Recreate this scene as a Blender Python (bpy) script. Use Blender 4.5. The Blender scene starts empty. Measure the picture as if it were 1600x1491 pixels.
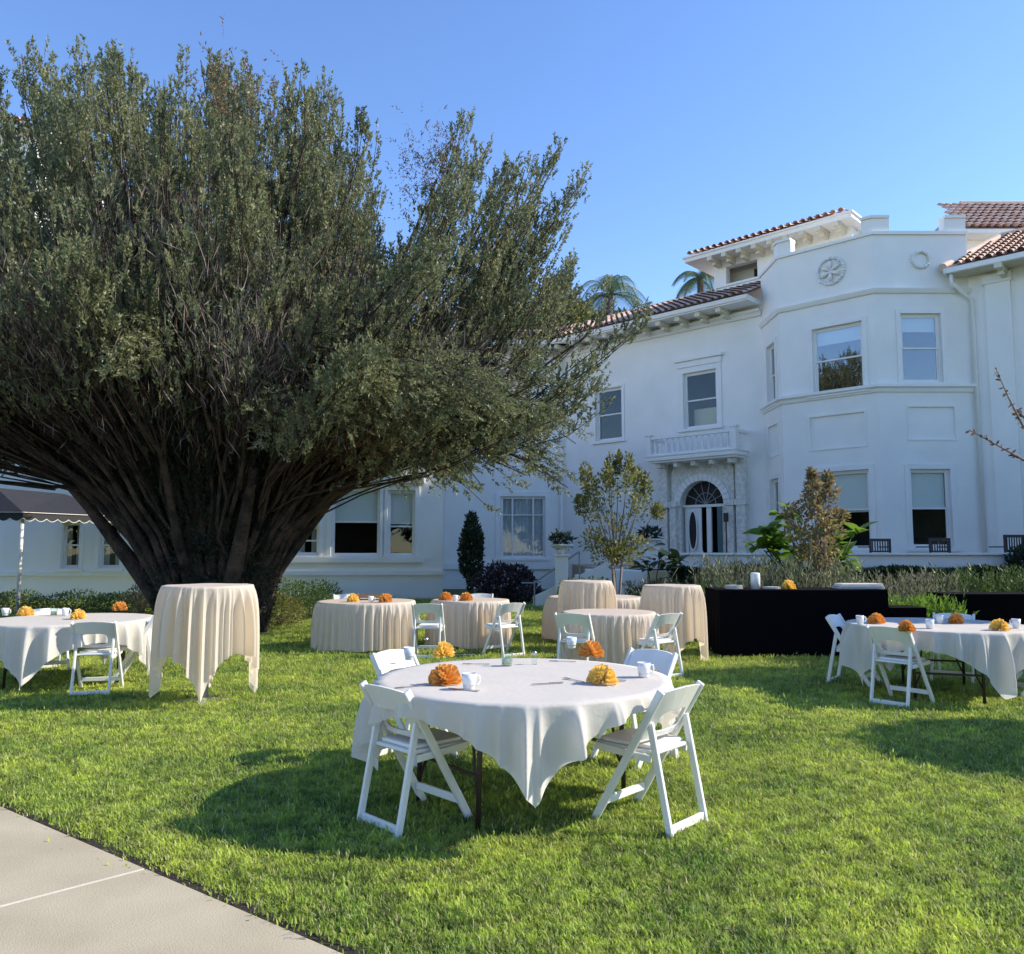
import bpy, math, random
import numpy as np
from mathutils import Matrix, Vector
random.seed(7)
RNG = np.random.default_rng(7)
R = math.radians
SC = bpy.context.scene
COL = SC.collection

# ------------------------------------------------------------------ camera
CAMH, PITCH, FPX = 1.55, R(5.15), 1270.0
cd = bpy.data.cameras.new('camera'); cam = bpy.data.objects.new('camera', cd); COL.objects.link(cam)
cam.location = (0, 0, CAMH); cam.rotation_euler = (R(90) + PITCH, 0, 0)
cd.sensor_width = 36; cd.sensor_fit = 'HORIZONTAL'; cd.lens = 36 * FPX / 1600; cd.clip_end = 1500; cd.clip_start = .05
SC.camera = cam

# ------------------------------------------------------------------ sky, sun, exposure
SUN_EL = R(35); SUN_DIR = Vector((1.0, 0.04, 0)).normalized()      # horizontal direction towards the sun
SUN_ROT = math.atan2(SUN_DIR.x, SUN_DIR.y)
w = bpy.data.worlds.new('World'); SC.world = w; w.use_nodes = True
nt = w.node_tree; nt.nodes.clear()
sky = nt.nodes.new('ShaderNodeTexSky'); sky.sky_type = 'NISHITA'; sky.sun_disc = False
sky.sun_elevation = SUN_EL; sky.sun_rotation = SUN_ROT
sky.altitude = 300; sky.air_density = 1.0; sky.dust_density = 0.1; sky.ozone_density = 3.2
bg = nt.nodes.new('ShaderNodeBackground'); bg.inputs[1].default_value = 0.15
wo = nt.nodes.new('ShaderNodeOutputWorld')
hs = nt.nodes.new('ShaderNodeHueSaturation'); hs.inputs['Saturation'].default_value = 1.10; hs.inputs['Hue'].default_value = .507; nt.links.new(sky.outputs[0], hs.inputs['Color']); nt.links.new(hs.outputs[0], bg.inputs[0]); nt.links.new(bg.outputs[0], wo.inputs[0])
ld = bpy.data.lights.new('sun', 'SUN'); ld.energy = 3.5; ld.angle = R(.53); ld.color = (1, .90, .74)
sun = bpy.data.objects.new('sun', ld); COL.objects.link(sun)
sd = Vector((SUN_DIR.x * math.cos(SUN_EL), SUN_DIR.y * math.cos(SUN_EL), math.sin(SUN_EL)))
sun.rotation_euler = sd.to_track_quat('Z', 'Y').to_euler()
sun.location = (30, 5, 30)
SC.view_settings.view_transform = 'Standard'; SC.view_settings.look = 'None'
SC.view_settings.exposure = 1.0; SC.view_settings.gamma = 1
SC.render.engine = 'CYCLES'
SC.cycles.max_bounces = 8; SC.cycles.transparent_max_bounces = 12; SC.cycles.diffuse_bounces = 4

# ------------------------------------------------------------------ measuring helpers (a photo ray cut with a real plane)
def ray(px, py):
    x = (px - 800) / FPX; y = -(py - 745.5) / FPX
    return Vector((x, math.cos(PITCH) - y * math.sin(PITCH), math.sin(PITCH) + y * math.cos(PITCH)))
def G(px, py, z=0.0):
    d = ray(px, py); t = (z - CAMH) / d.z
    return Vector((d.x * t, d.y * t, z))
def AT(px, py, Y):
    d = ray(px, py); t = Y / d.y
    return Vector((d.x * t, Y, CAMH + d.z * t))

# ------------------------------------------------------------------ materials
MATS = {}
def mat(name, color, rough=.6, var=.0, vscale=4.0, color2=None, bump=0.0, bscale=60.0, spec=None, trans=0.0, island=0.0, metal=0.0, island_col=None, coat=0, detail=4, tcol=None):
    m = bpy.data.materials.new(name); m.use_nodes = True
    n = m.node_tree.nodes; l = m.node_tree.links
    b = n['Principled BSDF']; out = n['Material Output']
    b.inputs['Roughness'].default_value = rough; b.inputs['Metallic'].default_value = metal
    if spec is not None: b.inputs['Specular IOR Level'].default_value = spec
    if coat: b.inputs['Coat Weight'].default_value = coat
    col = None
    if var or color2:
        tc = n.new('ShaderNodeNewGeometry'); no = n.new('ShaderNodeTexNoise')
        no.inputs['Scale'].default_value = vscale; no.inputs['Detail'].default_value = detail
        l.new(tc.outputs['Position'], no.inputs['Vector'])
        rmp = n.new('ShaderNodeValToRGB')
        rmp.color_ramp.elements[0].position = .32; rmp.color_ramp.elements[1].position = .68
        c2 = color2 or tuple(c * (1 - var) for c in color)
        rmp.color_ramp.elements[0].color = (*c2, 1); rmp.color_ramp.elements[1].color = (*color, 1)
        l.new(no.outputs['Fac'], rmp.inputs[0]); col = rmp.outputs[0]
    if island:
        ge = n.new('ShaderNodeNewGeometry'); mx = n.new('ShaderNodeMix'); mx.data_type = 'RGBA'; mx.blend_type = 'MIX'
        if col is None: mx.inputs['A'].default_value = (*color, 1)
        else: l.new(col, mx.inputs['A'])
        mx.inputs['B'].default_value = (*(island_col or tuple(c * .5 for c in color)), 1)
        mm = n.new('ShaderNodeMath'); mm.operation = 'MULTIPLY'; mm.inputs[1].default_value = island
        l.new(ge.outputs['Random Per Island'], mm.inputs[0]); l.new(mm.outputs[0], mx.inputs['Factor'])
        col = mx.outputs['Result']
    if col is None: b.inputs['Base Color'].default_value = (*color, 1)
    else: l.new(col, b.inputs['Base Color'])
    if bump:
        tc2 = n.new('ShaderNodeNewGeometry'); nb = n.new('ShaderNodeTexNoise'); nb.inputs['Scale'].default_value = bscale; nb.inputs['Detail'].default_value = 5
        l.new(tc2.outputs['Position'], nb.inputs['Vector'])
        bp = n.new('ShaderNodeBump'); bp.inputs['Strength'].default_value = 1; bp.inputs['Distance'].default_value = bump
        l.new(nb.outputs['Fac'], bp.inputs['Height']); l.new(bp.outputs[0], b.inputs['Normal'])
    if trans:
        t = n.new('ShaderNodeBsdfTranslucent'); ms = n.new('ShaderNodeMixShader'); ms.inputs[0].default_value = trans
        if tcol: t.inputs[0].default_value = (*tcol, 1)
        elif col is None: t.inputs[0].default_value = (*color, 1)
        else: l.new(col, t.inputs[0])
        l.new(b.outputs[0], ms.inputs[1]); l.new(t.outputs[0], ms.inputs[2]); l.new(ms.outputs[0], out.inputs[0])
    MATS[name] = m
    return m
def glass(name, ior=1.5, tint=(1, 1, 1)):
    m = bpy.data.materials.new(name); m.use_nodes = True; n = m.node_tree.nodes; l = m.node_tree.links
    n.remove(n['Principled BSDF']); out = n['Material Output']
    f0 = ((ior - 1) / (ior + 1)) ** 2 * 1.6
    lw = n.new('ShaderNodeLayerWeight'); lw.inputs[0].default_value = .5; pw = n.new('ShaderNodeMath'); pw.operation = 'POWER'; pw.inputs[1].default_value = 4.5; l.new(lw.outputs['Facing'], pw.inputs[0])
    fr = n.new('ShaderNodeMath'); fr.operation = 'MULTIPLY_ADD'; fr.inputs[1].default_value = 1 - f0; fr.inputs[2].default_value = f0; l.new(pw.outputs[0], fr.inputs[0])
    ge = n.new('ShaderNodeNewGeometry'); no = n.new('ShaderNodeTexNoise'); no.inputs['Scale'].default_value = 1.1
    l.new(ge.outputs['Position'], no.inputs['Vector'])
    bp = n.new('ShaderNodeBump'); bp.inputs['Distance'].default_value = .0025; l.new(no.outputs['Fac'], bp.inputs['Height'])
    gl = n.new('ShaderNodeBsdfGlossy'); gl.inputs['Roughness'].default_value = .015; l.new(bp.outputs[0], gl.inputs['Normal'])
    tr = n.new('ShaderNodeBsdfTransparent'); tr.inputs[0].default_value = (*tint, 1)
    ms = n.new('ShaderNodeMixShader'); l.new(fr.outputs[0], ms.inputs[0]); l.new(tr.outputs[0], ms.inputs[1]); l.new(gl.outputs[0], ms.inputs[2])
    l.new(ms.outputs[0], out.inputs[0]); MATS[name] = m; return m

M_wall = mat('white_stucco', (.89, .865, .815), .75, var=.08, vscale=.9, bump=.004, bscale=18, detail=8)
M_wall2 = mat('cream_stucco', (.74, .70, .60), .8, var=.1, vscale=.8, bump=.004, bscale=18, detail=8)
M_trim = mat('white_trim', (.86, .84, .80), .5, var=.06, vscale=2.2)
M_soffit = mat('cream_soffit', (.70, .65, .50), .7, var=.1, vscale=2)
M_carved = mat('carved_stone', (.84, .81, .75), .8, color2=(.60, .57, .50), vscale=9, bump=.035, bscale=9)
M_tile = mat('terracotta', (.58, .36, .27), .85, color2=(.40, .23, .17), vscale=1.6, island=.8, island_col=(.66, .52, .42), bump=.006, bscale=30)
M_glass = glass('window_glass', 1.36, (.93, .95, .95)); M_glassR = glass('reflective_window_glass', 2.0, (.90, .93, .95))
M_room = mat('painted_room_shade', (.035, .030, .028), .9, var=.4, vscale=2)  # near-black colour puts the darkness of unlit rooms into the surface
M_blind = mat('roller_blind', (.85, .86, .80), .8)
M_curt = mat('curtain', (.6, .62, .62), .9, var=.1, vscale=6)
M_conc = mat('concrete', (.47, .41, .29), .85, color2=(.37, .315, .215), vscale=1.7, bump=.003, bscale=150, detail=12)
M_joint = mat('joint_filler', (.62, .58, .50), .9, var=.1, vscale=20)
M_soil = mat('soil', (.035, .026, .018), .95, var=.5, vscale=30, bump=.02, bscale=60)
M_lawn = mat('lawn_base', (.11, .15, .035), .95, color2=(.07, .08, .03), vscale=14, bump=.02, bscale=90)
M_plastic = mat('white_resin', (.80, .80, .77), .38, var=.04, vscale=7)
M_cush = mat('white_vinyl', (.82, .81, .78), .45)
M_cloth = mat('ivory_cloth', (.84, .81, .75), .85, var=.04, vscale=5, bump=.0035, bscale=22, trans=.38)
M_cream = mat('cream_cloth', (.90, .83, .74), .85, var=.04, vscale=5, bump=.0025, bscale=24, trans=.5, tcol=(.95, .84, .66))
M_black = mat('black_cloth', (.0028, .0026, .0045), .95, spec=.08)
M_orange = mat('orange_napkin', (.90, .56, .17), .85, trans=.5)
M_yellow = mat('golden_napkin', (1.0, .80, .28), .85, trans=.5)
M_china = mat('white_china', (.80, .80, .80), .15, coat=.5)
M_steel = mat('steel', (.55, .55, .56), .25, metal=1)
M_iron = mat('brown_iron', (.035, .022, .016), .5)
M_grayiron = mat('grey_metal', (.30, .30, .30), .5)
M_cup = glass('clear_glass', 1.45, (.92, .96, .94))
M_wax = mat('pale_wax', (.72, .78, .62), .5, trans=.3)
M_wood = mat('plywood', (.36, .24, .14), .6, var=.2, vscale=5)
M_bark = mat('dark_bark', (.105, .066, .05), .95, color2=(.012, .010, .009), vscale=3.4, bump=.07, bscale=16, detail=8)
M_twig = mat('grey_brown_twig', (.22, .17, .14), .9, color2=(.10, .075, .06), vscale=2.5, island=.5, island_col=(.26, .21, .19))
M_yew = mat('yew_leaf', (.42, .43, .21), .5, color2=(.11, .15, .08), vscale=1.1, trans=.42, island=.8, island_col=(.11, .12, .06), detail=5)
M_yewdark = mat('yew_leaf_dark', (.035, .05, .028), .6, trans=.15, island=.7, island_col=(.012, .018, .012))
M_brown = mat('dry_leaf', (.25, .115, .05), .8, trans=.25, island=.7, island_col=(.1, .05, .03))
M_leafG = mat('green_leaf', (.13, .20, .05), .5, trans=.35, island=.8, island_col=(.03, .06, .02))
M_leafD = mat('dark_green_leaf', (.030, .055, .022), .5, trans=.25, island=.8, island_col=(.012, .025, .012))
M_leafY = mat('olive_yellow_leaf', (.32, .30, .08), .55, trans=.4, island=.95, island_col=(.08, .12, .045))
M_leafR = mat('russet_leaf', (.30, .31, .13), .6, trans=.4, island=1, island_col=(.26, .13, .075))
M_leafB = mat('bright_green_leaf', (.22, .36, .05), .4, trans=.5, island=.6, island_col=(.08, .19, .03), var=.15, vscale=8)
M_leafS = mat('grey_green_stalk', (.34, .34, .20), .7, trans=.2, island=.9, island_col=(.06, .09, .04))
M_leafM = mat('mid_green_leaf', (.065, .105, .03), .5, trans=.3, island=.9, island_col=(.02, .04, .015))
M_palm = mat('palm_leaf', (.13, .19, .08), .5, trans=.3, island=.6, island_col=(.06, .10, .05))
M_awn = mat('black_canvas', (.022, .023, .030), .7, var=.2, vscale=4)
M_teal = mat('teal_paint', (.05, .13, .15), .4)
M_dbrown = mat('dark_wicker', (.05, .04, .04), .7)
M_grass = None

# ------------------------------------------------------------------ object helpers
def link(o, parent=None):
    COL.objects.link(o)
    if parent is not None: o.parent = parent
    return o
def tag(o, label=None, cat=None, group=None, kind=None):
    if label: o['label'] = label
    if cat: o['category'] = cat
    if group: o['group'] = group
    if kind: o['kind'] = kind
    return o
def thing(name, label, cat, loc=(0, 0, 0), rz=0, group=None):
    o = bpy.data.objects.new(name, None); o.empty_display_size = .2; link(o)
    o.location = loc; o.rotation_euler = (0, 0, rz)
    return tag(o, label, cat, group)
def copy_tree(o, parent=None):
    c = o.copy(); COL.objects.link(c)
    if parent is not None: c.parent = parent
    for ch in list(CH.get(o.name, [])):
        copy_tree(ch, c); 
    CH[c.name] = [x for x in c_children(c)]
    return c
CH = {}
def c_children(o): return [x for x in COL.objects if x.parent == o]
def dup(root, loc, rz, label, group=None):
    def rec(o, p):
        c = o.copy(); COL.objects.link(c)
        if p is not None: c.parent = p
        for ch in KIDS.get(o.name, []): 
            k = rec(ch, c); KIDS.setdefault(c.name, []).append(k)
        return c
    r = rec(root, None); r.location = loc; r.rotation_euler = (0, 0, rz); r['label'] = label
    if group: r['group'] = group
    return r
KIDS = {}
class MB:
    def __init__(s, M=None): s.v = []; s.f = []; s.M = M
    def add(s, vs, fs):
        b = len(s.v)
        s.v += [tuple(s.M @ Vector(v)) if s.M is not None else tuple(v) for v in vs]
        s.f += [tuple(b + i for i in f) for f in fs]
    def box(s, x0, x1, y0, y1, z0, z1):
        s.add([(x0,y0,z0),(x1,y0,z0),(x1,y1,z0),(x0,y1,z0),(x0,y0,z1),(x1,y0,z1),(x1,y1,z1),(x0,y1,z1)],
              [(0,3,2,1),(4,5,6,7),(0,1,5,4),(1,2,6,5),(2,3,7,6),(3,0,4,7)])
    def quad(s, a, b, c, d): s.add([a, b, c, d], [(0, 1, 2, 3)])
    def prism(s, pts, z0, z1):
        n = len(pts)
        s.add([(p[0], p[1], z0) for p in pts] + [(p[0], p[1], z1) for p in pts],
              [tuple(range(n))[::-1], tuple(range(n, 2*n))] + [(i, (i+1) % n, n + (i+1) % n, n + i) for i in range(n)])
    def bar(s, p, q, wx, wy, up=(0, 0, 1)):
        p = Vector(p); q = Vector(q); d = (q - p).normalized(); u = Vector(up)
        if abs(d.dot(u)) > .95: u = Vector((0, 1, 0))
        a = d.cross(u).normalized() * wx / 2; b = a.cross(d).normalized() * wy / 2
        vs = [p-a-b, p+a-b, p+a+b, p-a+b, q-a-b, q+a-b, q+a+b, q-a+b]
        s.add(vs, [(0,3,2,1),(4,5,6,7),(0,1,5,4),(1,2,6,5),(2,3,7,6),(3,0,4,7)])
    def tube(s, pts, rad, n=8, cap=True):
        pts = [Vector(p) for p in pts]; k = len(pts)
        if not hasattr(rad, '__len__'): rad = [rad] * k
        ref = None; vs = []
        for i, p in enumerate(pts):
            d = (pts[min(i+1, k-1)] - pts[max(i-1, 0)]).normalized()
            if ref is None:
                ref = d.cross(Vector((.13, .97, .2))).normalized()
            a = (ref - d * ref.dot(d)).normalized(); ref = a; b = d.cross(a)
            for j in range(n):
                t = 2 * math.pi * j / n
                vs.append(p + (a * math.cos(t) + b * math.sin(t)) * rad[i])
        fs = [(i*n + j, i*n + (j+1) % n, (i+1)*n + (j+1) % n, (i+1)*n + j) for i in range(k-1) for j in range(n)]
        if cap: fs += [tuple(range(n))[::-1], tuple(range((k-1)*n, k*n))]
        s.add(vs, fs)
    def lathe(s, prof, n=24, c=(0, 0)):
        k = len(prof); vs = []
        for r_, z in prof:
            for j in range(n):
                t = 2 * math.pi * j / n; vs.append((c[0] + r_ * math.cos(t), c[1] + r_ * math.sin(t), z))
        s.add(vs, [(i*n + j, i*n + (j+1) % n, (i+1)*n + (j+1) % n, (i+1)*n + j) for i in range(k-1) for j in range(n)])
    def sweep(s, chain, prof, closed=False):
        """profile [(out, z)] swept along a plan chain, mitred; outward is to the right-hand (camera) side"""
        C = [Vector((p[0], p[1])) for p in chain]; n = len(C); nor = []
        for i in range(n):
            ns = []
            if i > 0 or closed:
                d = (C[i] - C[i-1]).normalized(); ns.append(Vector((d.y, -d.x)))
            if i < n-1 or closed:
                d = (C[(i+1) % n] - C[i]).normalized(); ns.append(Vector((d.y, -d.x)))
            if len(ns) == 2:
                m = (ns[0] + ns[1]).normalized(); m /= max(.3, m.dot(ns[0]))
            else: m = ns[0]
            nor.append(m)
        k = len(prof); vs = []
        for i in range(n):
            for o_, z in prof: vs.append((C[i].x + nor[i].x * o_, C[i].y + nor[i].y * o_, z))
        fs = [(i*k + j, ((i+1) % n)*k + j, ((i+1) % n)*k + (j+1) % k, i*k + (j+1) % k) for i in range(n if closed else n-1) for j in range(k)]
        if not closed: fs += [tuple(range(k)), tuple(range((n-1)*k, n*k))[::-1]]
        s.add(vs, fs)
    def build(s, name, m, parent=None, frame=None, smooth=False, bevel=0, label=None, kind=None):
        me = bpy.data.meshes.new(name); me.from_pydata(s.v, [], s.f); me.update()
        me.materials.append(m)
        if smooth: me.polygons.foreach_set('use_smooth', [True] * len(me.polygons))
        o = bpy.data.objects.new(name, me); link(o, parent)
        if parent is not None: KIDS.setdefault(parent.name, []).append(o)
        if frame is not None: o.matrix_local = frame
        if bevel:
            md = o.modifiers.new('bevel', 'BEVEL'); md.width = bevel; md.segments = 2; md.limit_method = 'ANGLE'; md.angle_limit = R(35)
        if label: o['label'] = label
        if kind: o['kind'] = kind
        return o
def inst(src, name, parent, frame):
    o = bpy.data.objects.new(name, src.data); link(o, parent); o.matrix_local = frame
    KIDS.setdefault(parent.name, []).append(o)
    return o
def npmesh(name, V, F, m, parent=None, kind=None, mats=None, midx=None):
    """V (N,3), F (K,4) numpy"""
    me = bpy.data.meshes.new(name); k = F.shape[1]
    me.vertices.add(len(V)); me.vertices.foreach_set('co', V.astype(np.float32).ravel())
    me.loops.add(F.size); me.loops.foreach_set('vertex_index', F.astype(np.int32).ravel())
    me.polygons.add(len(F)); me.polygons.foreach_set('loop_start', np.arange(0, F.size, k, dtype=np.int32))
    me.polygons.foreach_set('loop_total', np.full(len(F), k, dtype=np.int32))
    for mm in (mats or [m]): me.materials.append(mm)
    if midx is not None: me.polygons.foreach_set('material_index', midx.astype(np.int32))
    me.update(calc_edges=True)
    o = bpy.data.objects.new(name, me); link(o, parent)
    if parent is not None: KIDS.setdefault(parent.name, []).append(o)
    if kind: o['kind'] = kind
    return o
def unit(a): return a / np.maximum(np.linalg.norm(a, axis=-1, keepdims=True), 1e-9)
def leaf_quads(P, D, L, W, rng=RNG, droop=0.0):
    """rhombic leaves: P base, D direction, L length, W width"""
    n = len(P); D = unit(D); rv = unit(rng.normal(size=(n, 3))); S = unit(np.cross(D, rv))
    L = np.broadcast_to(L, (n,))[:, None]; W = np.broadcast_to(W, (n,))[:, None]
    mid = P + D * L * .45; tip = P + D * L
    tip = tip + np.array([0, 0, -1.]) * droop * L
    V = np.stack([P, mid + S * W / 2, tip, mid - S * W / 2], axis=1).reshape(-1, 3)
    F = np.arange(4 * n).reshape(-1, 4)
    return V, F
def join_vf(parts):
    V = []; F = []; b = 0
    for v, f in parts: V.append(v); F.append(f + b); b += len(v)
    return np.concatenate(V), np.concatenate(F)
def shoots(O, D, L, n, ll, lw, rng=RNG, spread=.9):
    """each shoot gets n leaves along it"""
    k = len(O); D = unit(D); u = rng.random((k, n)) ** .8
    P = O[:, None, :] + D[:, None, :] * (L[:, None] * u)[..., None]
    rd = unit(rng.normal(size=(k, n, 3)))
    dd = D[:, None, :] * .75 + rd * spread
    P = P.reshape(-1, 3); dd = dd.reshape(-1, 3)
    return leaf_quads(P, dd, ll * (.6 + .8 * rng.random(len(P))), lw * (.7 + .6 * rng.random(len(P))), rng)
def frame(O, u):
    u = Vector((u[0], u[1], 0)).normalized(); inn = Vector((0, 0, 1)).cross(u)
    return Matrix(((u.x, inn.x, 0, O[0]), (u.y, inn.y, 0, O[1]), (0, 0, 1, O[2] if len(O) > 2 else 0), (0, 0, 0, 1)))
def hit(fr, px, py, out=0.0):
    inv = fr.inverted(); o = inv @ Vector((0, 0, CAMH)); d = inv.to_3x3() @ ray(px, py)
    t = (-out - o.y) / d.y; p = o + d * t
    return p.x, p.z
T = Matrix.Translation

# ------------------------------------------------------------------ ground and path
P_EDGE0 = G(-3, 1264); P_EDGE1 = G(525, 1494)
ed = (P_EDGE1 - P_EDGE0).normalized(); en = Vector((ed.y, -ed.x, 0))          # en points away from the lawn
mb = MB(); mb.quad((-300, -300, 0), (300, -300, 0), (300, 400, 0), (-300, 400, 0))
tag(mb.build('ground', M_lawn), kind='structure', label='green lawn ground in front of the white mansion')
path = thing('path', None, None); path['kind'] = 'structure'; path['label'] = 'pale concrete path at the lower left edge of the lawn'
J0 = G(0, 1425); J1 = G(223, 1366)
jt = (J1 - P_EDGE0).dot(ed)
pf = Matrix(((ed.x, en.x, 0, P_EDGE0.x), (ed.y, en.y, 0, P_EDGE0.y), (0, 0, 1, 0), (0, 0, 0, 1)))
jd = (J0 - J1); jx = jd.dot(ed) / jd.dot(en)      # shear of the joint
PW = 3.2; sl = 1.9
for k in range(-6, 4):
    a = jt + k * sl + .006; b = jt + (k + 1) * sl - .006
    m_ = MB(); m_.prism([(a, 0), (b, 0), (b + jx * PW, PW), (a + jx * PW, PW)], -.08, .022)
    m_.build('slab', M_conc, path, pf, bevel=.006)
    m_ = MB(); m_.prism([(b + .001, .01), (b + .011, .01), (b + .011 + jx * PW, PW), (b + .001 + jx * PW, PW)], -.02, .024)
    m_.build('joint_strip', M_joint, path, pf)
m_ = MB(); m_.prism([(-12, -.07), (8, -.07), (8, 0), (-12, 0)], .001, .008)
m_.build('soil_strip', M_soil, path, pf)

# ------------------------------------------------------------------ building parts
def wall(name, fr, L, z0, z1, holes, m, parent, depth=.22, thick=True, label=None):
    xs = sorted({0, L} | {h[0] for h in holes} | {h[1] for h in holes}); zs = sorted({z0, z1} | {h[2] for h in holes} | {h[3] for h in holes})
    mb = MB()
    for i in range(len(xs)-1):
        for j in range(len(zs)-1):
            cx = (xs[i] + xs[i+1]) / 2; cz = (zs[j] + zs[j+1]) / 2
            if any(h[0] < cx < h[1] and h[2] < cz < h[3] for h in holes): continue
            mb.quad((xs[i], 0, zs[j]), (xs[i+1], 0, zs[j]), (xs[i+1], 0, zs[j+1]), (xs[i], 0, zs[j+1]))
    for a, b, c, d in [h[:4] for h in holes]:
        mb.quad((a, 0, c), (a, depth, c), (a, depth, d), (a, 0, d)); mb.quad((b, 0, c), (b, 0, d), (b, depth, d), (b, depth, c))
        mb.quad((a, 0, d), (a, depth, d), (b, depth, d), (b, 0, d)); mb.quad((a, 0, c), (b, 0, c), (b, depth, c), (a, depth, c))
    return mb.build(name, m, parent, fr, label=label)
def ring(mb, a, b, c, d, wd, y0, y1):
    mb.box(a, a + wd, y0, y1, c, d); mb.box(b - wd, b, y0, y1, c, d)
    mb.box(a + wd, b - wd, y0, y1, d - wd, d); mb.box(a + wd, b - wd, y0, y1, c, c + wd)
def window(fr, a, b, c, d, parent, blind=0.0, casing=.12, recess=.12, meet=.5, curtain=False, sill=True, label=None, hood=False, gm=None):
    f = fr @ T((a, 0, c)); W = b - a; H = d - c
    mb = MB()
    if casing:
        mb.box(-casing, 0, -.04, .003, -.02, H + casing); mb.box(W, W + casing, -.04, .003, -.02, H + casing); mb.box(0, W, -.04, .003, H, H + casing)
    ring(mb, .001, W - .001, .001, H - .001, .05, recess - .03, recess + .06)
    win = mb.build('window', M_trim, parent, f, bevel=.006, label=label)
    zm = H * (1 - meet)
    for (z0, z1, yo) in ((zm - .02, H - .05, recess - .012), (.05, zm + .02, recess + .02)):
        s_ = MB(); ring(s_, .05, W - .05, z0, z1, .045, yo, yo + .03); s_.build('sash', M_trim, win)
        p_ = MB(); p_.box(.09, W - .09, yo + .012, yo + .016, z0 + .04, z1 - .04); p_.build('pane', gm or M_glass, win)
    if blind:
        p_ = MB(); p_.box(.08, W - .08, recess + .075, recess + .078, H - .05 - blind * (H - .1), H - .05); p_.box(.08, W - .08, recess + .07, recess + .085, H - .05 - blind * (H - .1) - .03, H - .05 - blind * (H - .1))
        p_.build('blind', M_blind, win)
    if curtain:
        p_ = MB()
        for k in range(24):
            x0 = .06 + (W - .12) * k / 24; x1 = .06 + (W - .12) * (k + 1) / 24; dy = .03 * (k % 2); dy2 = .03 * ((k + 1) % 2)
            if curtain == 'split' and .35 < (k + .5) / 24 < .65: continue
            p_.quad((x0, recess + .1 + dy, .05), (x1, recess + .1 + dy2, .05), (x1, recess + .1 + dy2, H - .05), (x0, recess + .1 + dy, H - .05))
        p_.build('curtain', M_curt, win)
    if sill:
        s_ = MB(); s_.box(-casing - .04, W + casing + .04, -.10, recess - .03, -.11, -.021); s_.build('sill', M_trim, win, bevel=.008)
    if hood:
        s_ = MB(); s_.box(-casing - .10, W + casing + .10, -.16, -.001, H + casing + .22, H + casing + .32); s_.box(-casing - .03, W + casing + .03, -.08, -.001, H + casing + .002, H + casing + .218)
        s_.build('hood', M_trim, win, bevel=.01)
    return win
def tiles(O, u, v, lim, run, parent, name='roof_tiles', per=.26, course=.38, label=None):
    """barrel tiles: O eave origin, u along the eave, v up the slope, lim(t)->(a0,a1) at slope distance t"""
    u = np.array(u, float); v = np.array(v, float); nrm = np.cross(u, v); nrm /= np.linalg.norm(nrm)
    if nrm[2] < 0: nrm = -nrm
    Vs = []; Fs = []; cnt = 0; nseg = 6; nc = int(run / course)
    for j in range(nc):
        t0 = j * course; t1 = t0 + course + .03; a0, a1 = lim(t0 + course / 2)
        i0 = math.ceil(a0 / per); i1 = math.floor(a1 / per)
        for i in range(i0, i1):
            jit = RNG.normal() * .012
            pts = []
            for t, lift, sc in ((t0 + jit, .045, 1.0), (t1 + jit, .0, .9)):
                for s_ in range(nseg + 1):
                    ph = math.pi * s_ / nseg; xx = -math.cos(ph) * per * .36 * sc; zz = math.sin(ph) * per * .36 * sc
                    pts.append(np.array(O) + u * ((i + .5) * per + xx) + v * t + nrm * (zz + lift))
            # pan between
            p2 = [np.array(O) + u * ((i + .5) * per + xx) + v * t + nrm * (z_) for t, xx, z_ in ((t0, .36 * per, .03), (t0, .64 * per, .03), (t1, .64 * per, 0.0), (t1, .36 * per, 0.0))]
            Vs += pts; k = nseg + 1
            for s_ in range(nseg): Fs.append((cnt + s_, cnt + s_ + 1, cnt + k + s_ + 1, cnt + k + s_))
            # front lip
            cnt += 2 * k
            Vs += p2; Fs.append((cnt, cnt + 1, cnt + 2, cnt + 3)); cnt += 4
    o = npmesh(name, np.array(Vs), np.array(Fs), M_tile, parent, kind='stuff')
    if label: o['label'] = label
    return o

# ================================================================== the mansion
uA = Vector((.725, -.688, 0)).normalized(); inA = Vector((0, 0, 1)).cross(uA)
T2 = Vector((10.5, 23.0, 0)); T1 = T2 - uA * 2.9; T0 = T1 + Vector((0, 1.75, 0)); T3 = Vector((13.25, 23.0, 0))
LA = 8.7; A0 = T0 - uA * LA
FA = frame(A0, uA)
FLOOR = 1.0
ZE = 9.75                                                     # eave height of the entrance range
man = thing('mansion', 'large white stucco mansion with red tile roofs and an octagonal corner tower', 'building')
def hb(fr, x0, y0, x1, y1):
    """box of a feature from its two photo corners on the facade plane"""
    a0, z1 = hit(fr, x0, y0); a1, z0 = hit(fr, x1, y1); return a0, a1, z0, z1
# --- entrance range
aw1, _ = hit(FA, 931, 650); aw2, _ = hit(FA, 972, 650)
_, zt1 = hit(FA, 952, 607); _, zb1 = hit(FA, 952, 688)
ax1, _ = hit(FA, 1068, 620); ax2, _ = hit(FA, 1120, 620)
_, zt2 = hit(FA, 1094, 580); _, zb2 = hit(FA, 1094, 668)
adc, _ = hit(FA, 1100, 800); DW = .86                          # door half width
_, zsp = hit(FA, 1100, 790); _, zar = hit(FA, 1100, 745)
holesA = [(aw1, aw2, zb1, zt1), (ax1, ax2, zb2, zt2), (adc - DW, adc + DW, FLOOR, zsp + DW)]
wall('wall', FA, LA, 0, ZE + .3, holesA, M_wall, man, .3, label='white entrance facade with arched doorway')
window(FA, aw1, aw2, zb1, zt1, man, blind=0, label='plain dark sash window left of the balcony')
window(FA, ax1, ax2, zb2, zt2, man, blind=0, casing=.2, hood=True, label='dark sash window with carved hood above the balcony')
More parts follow.
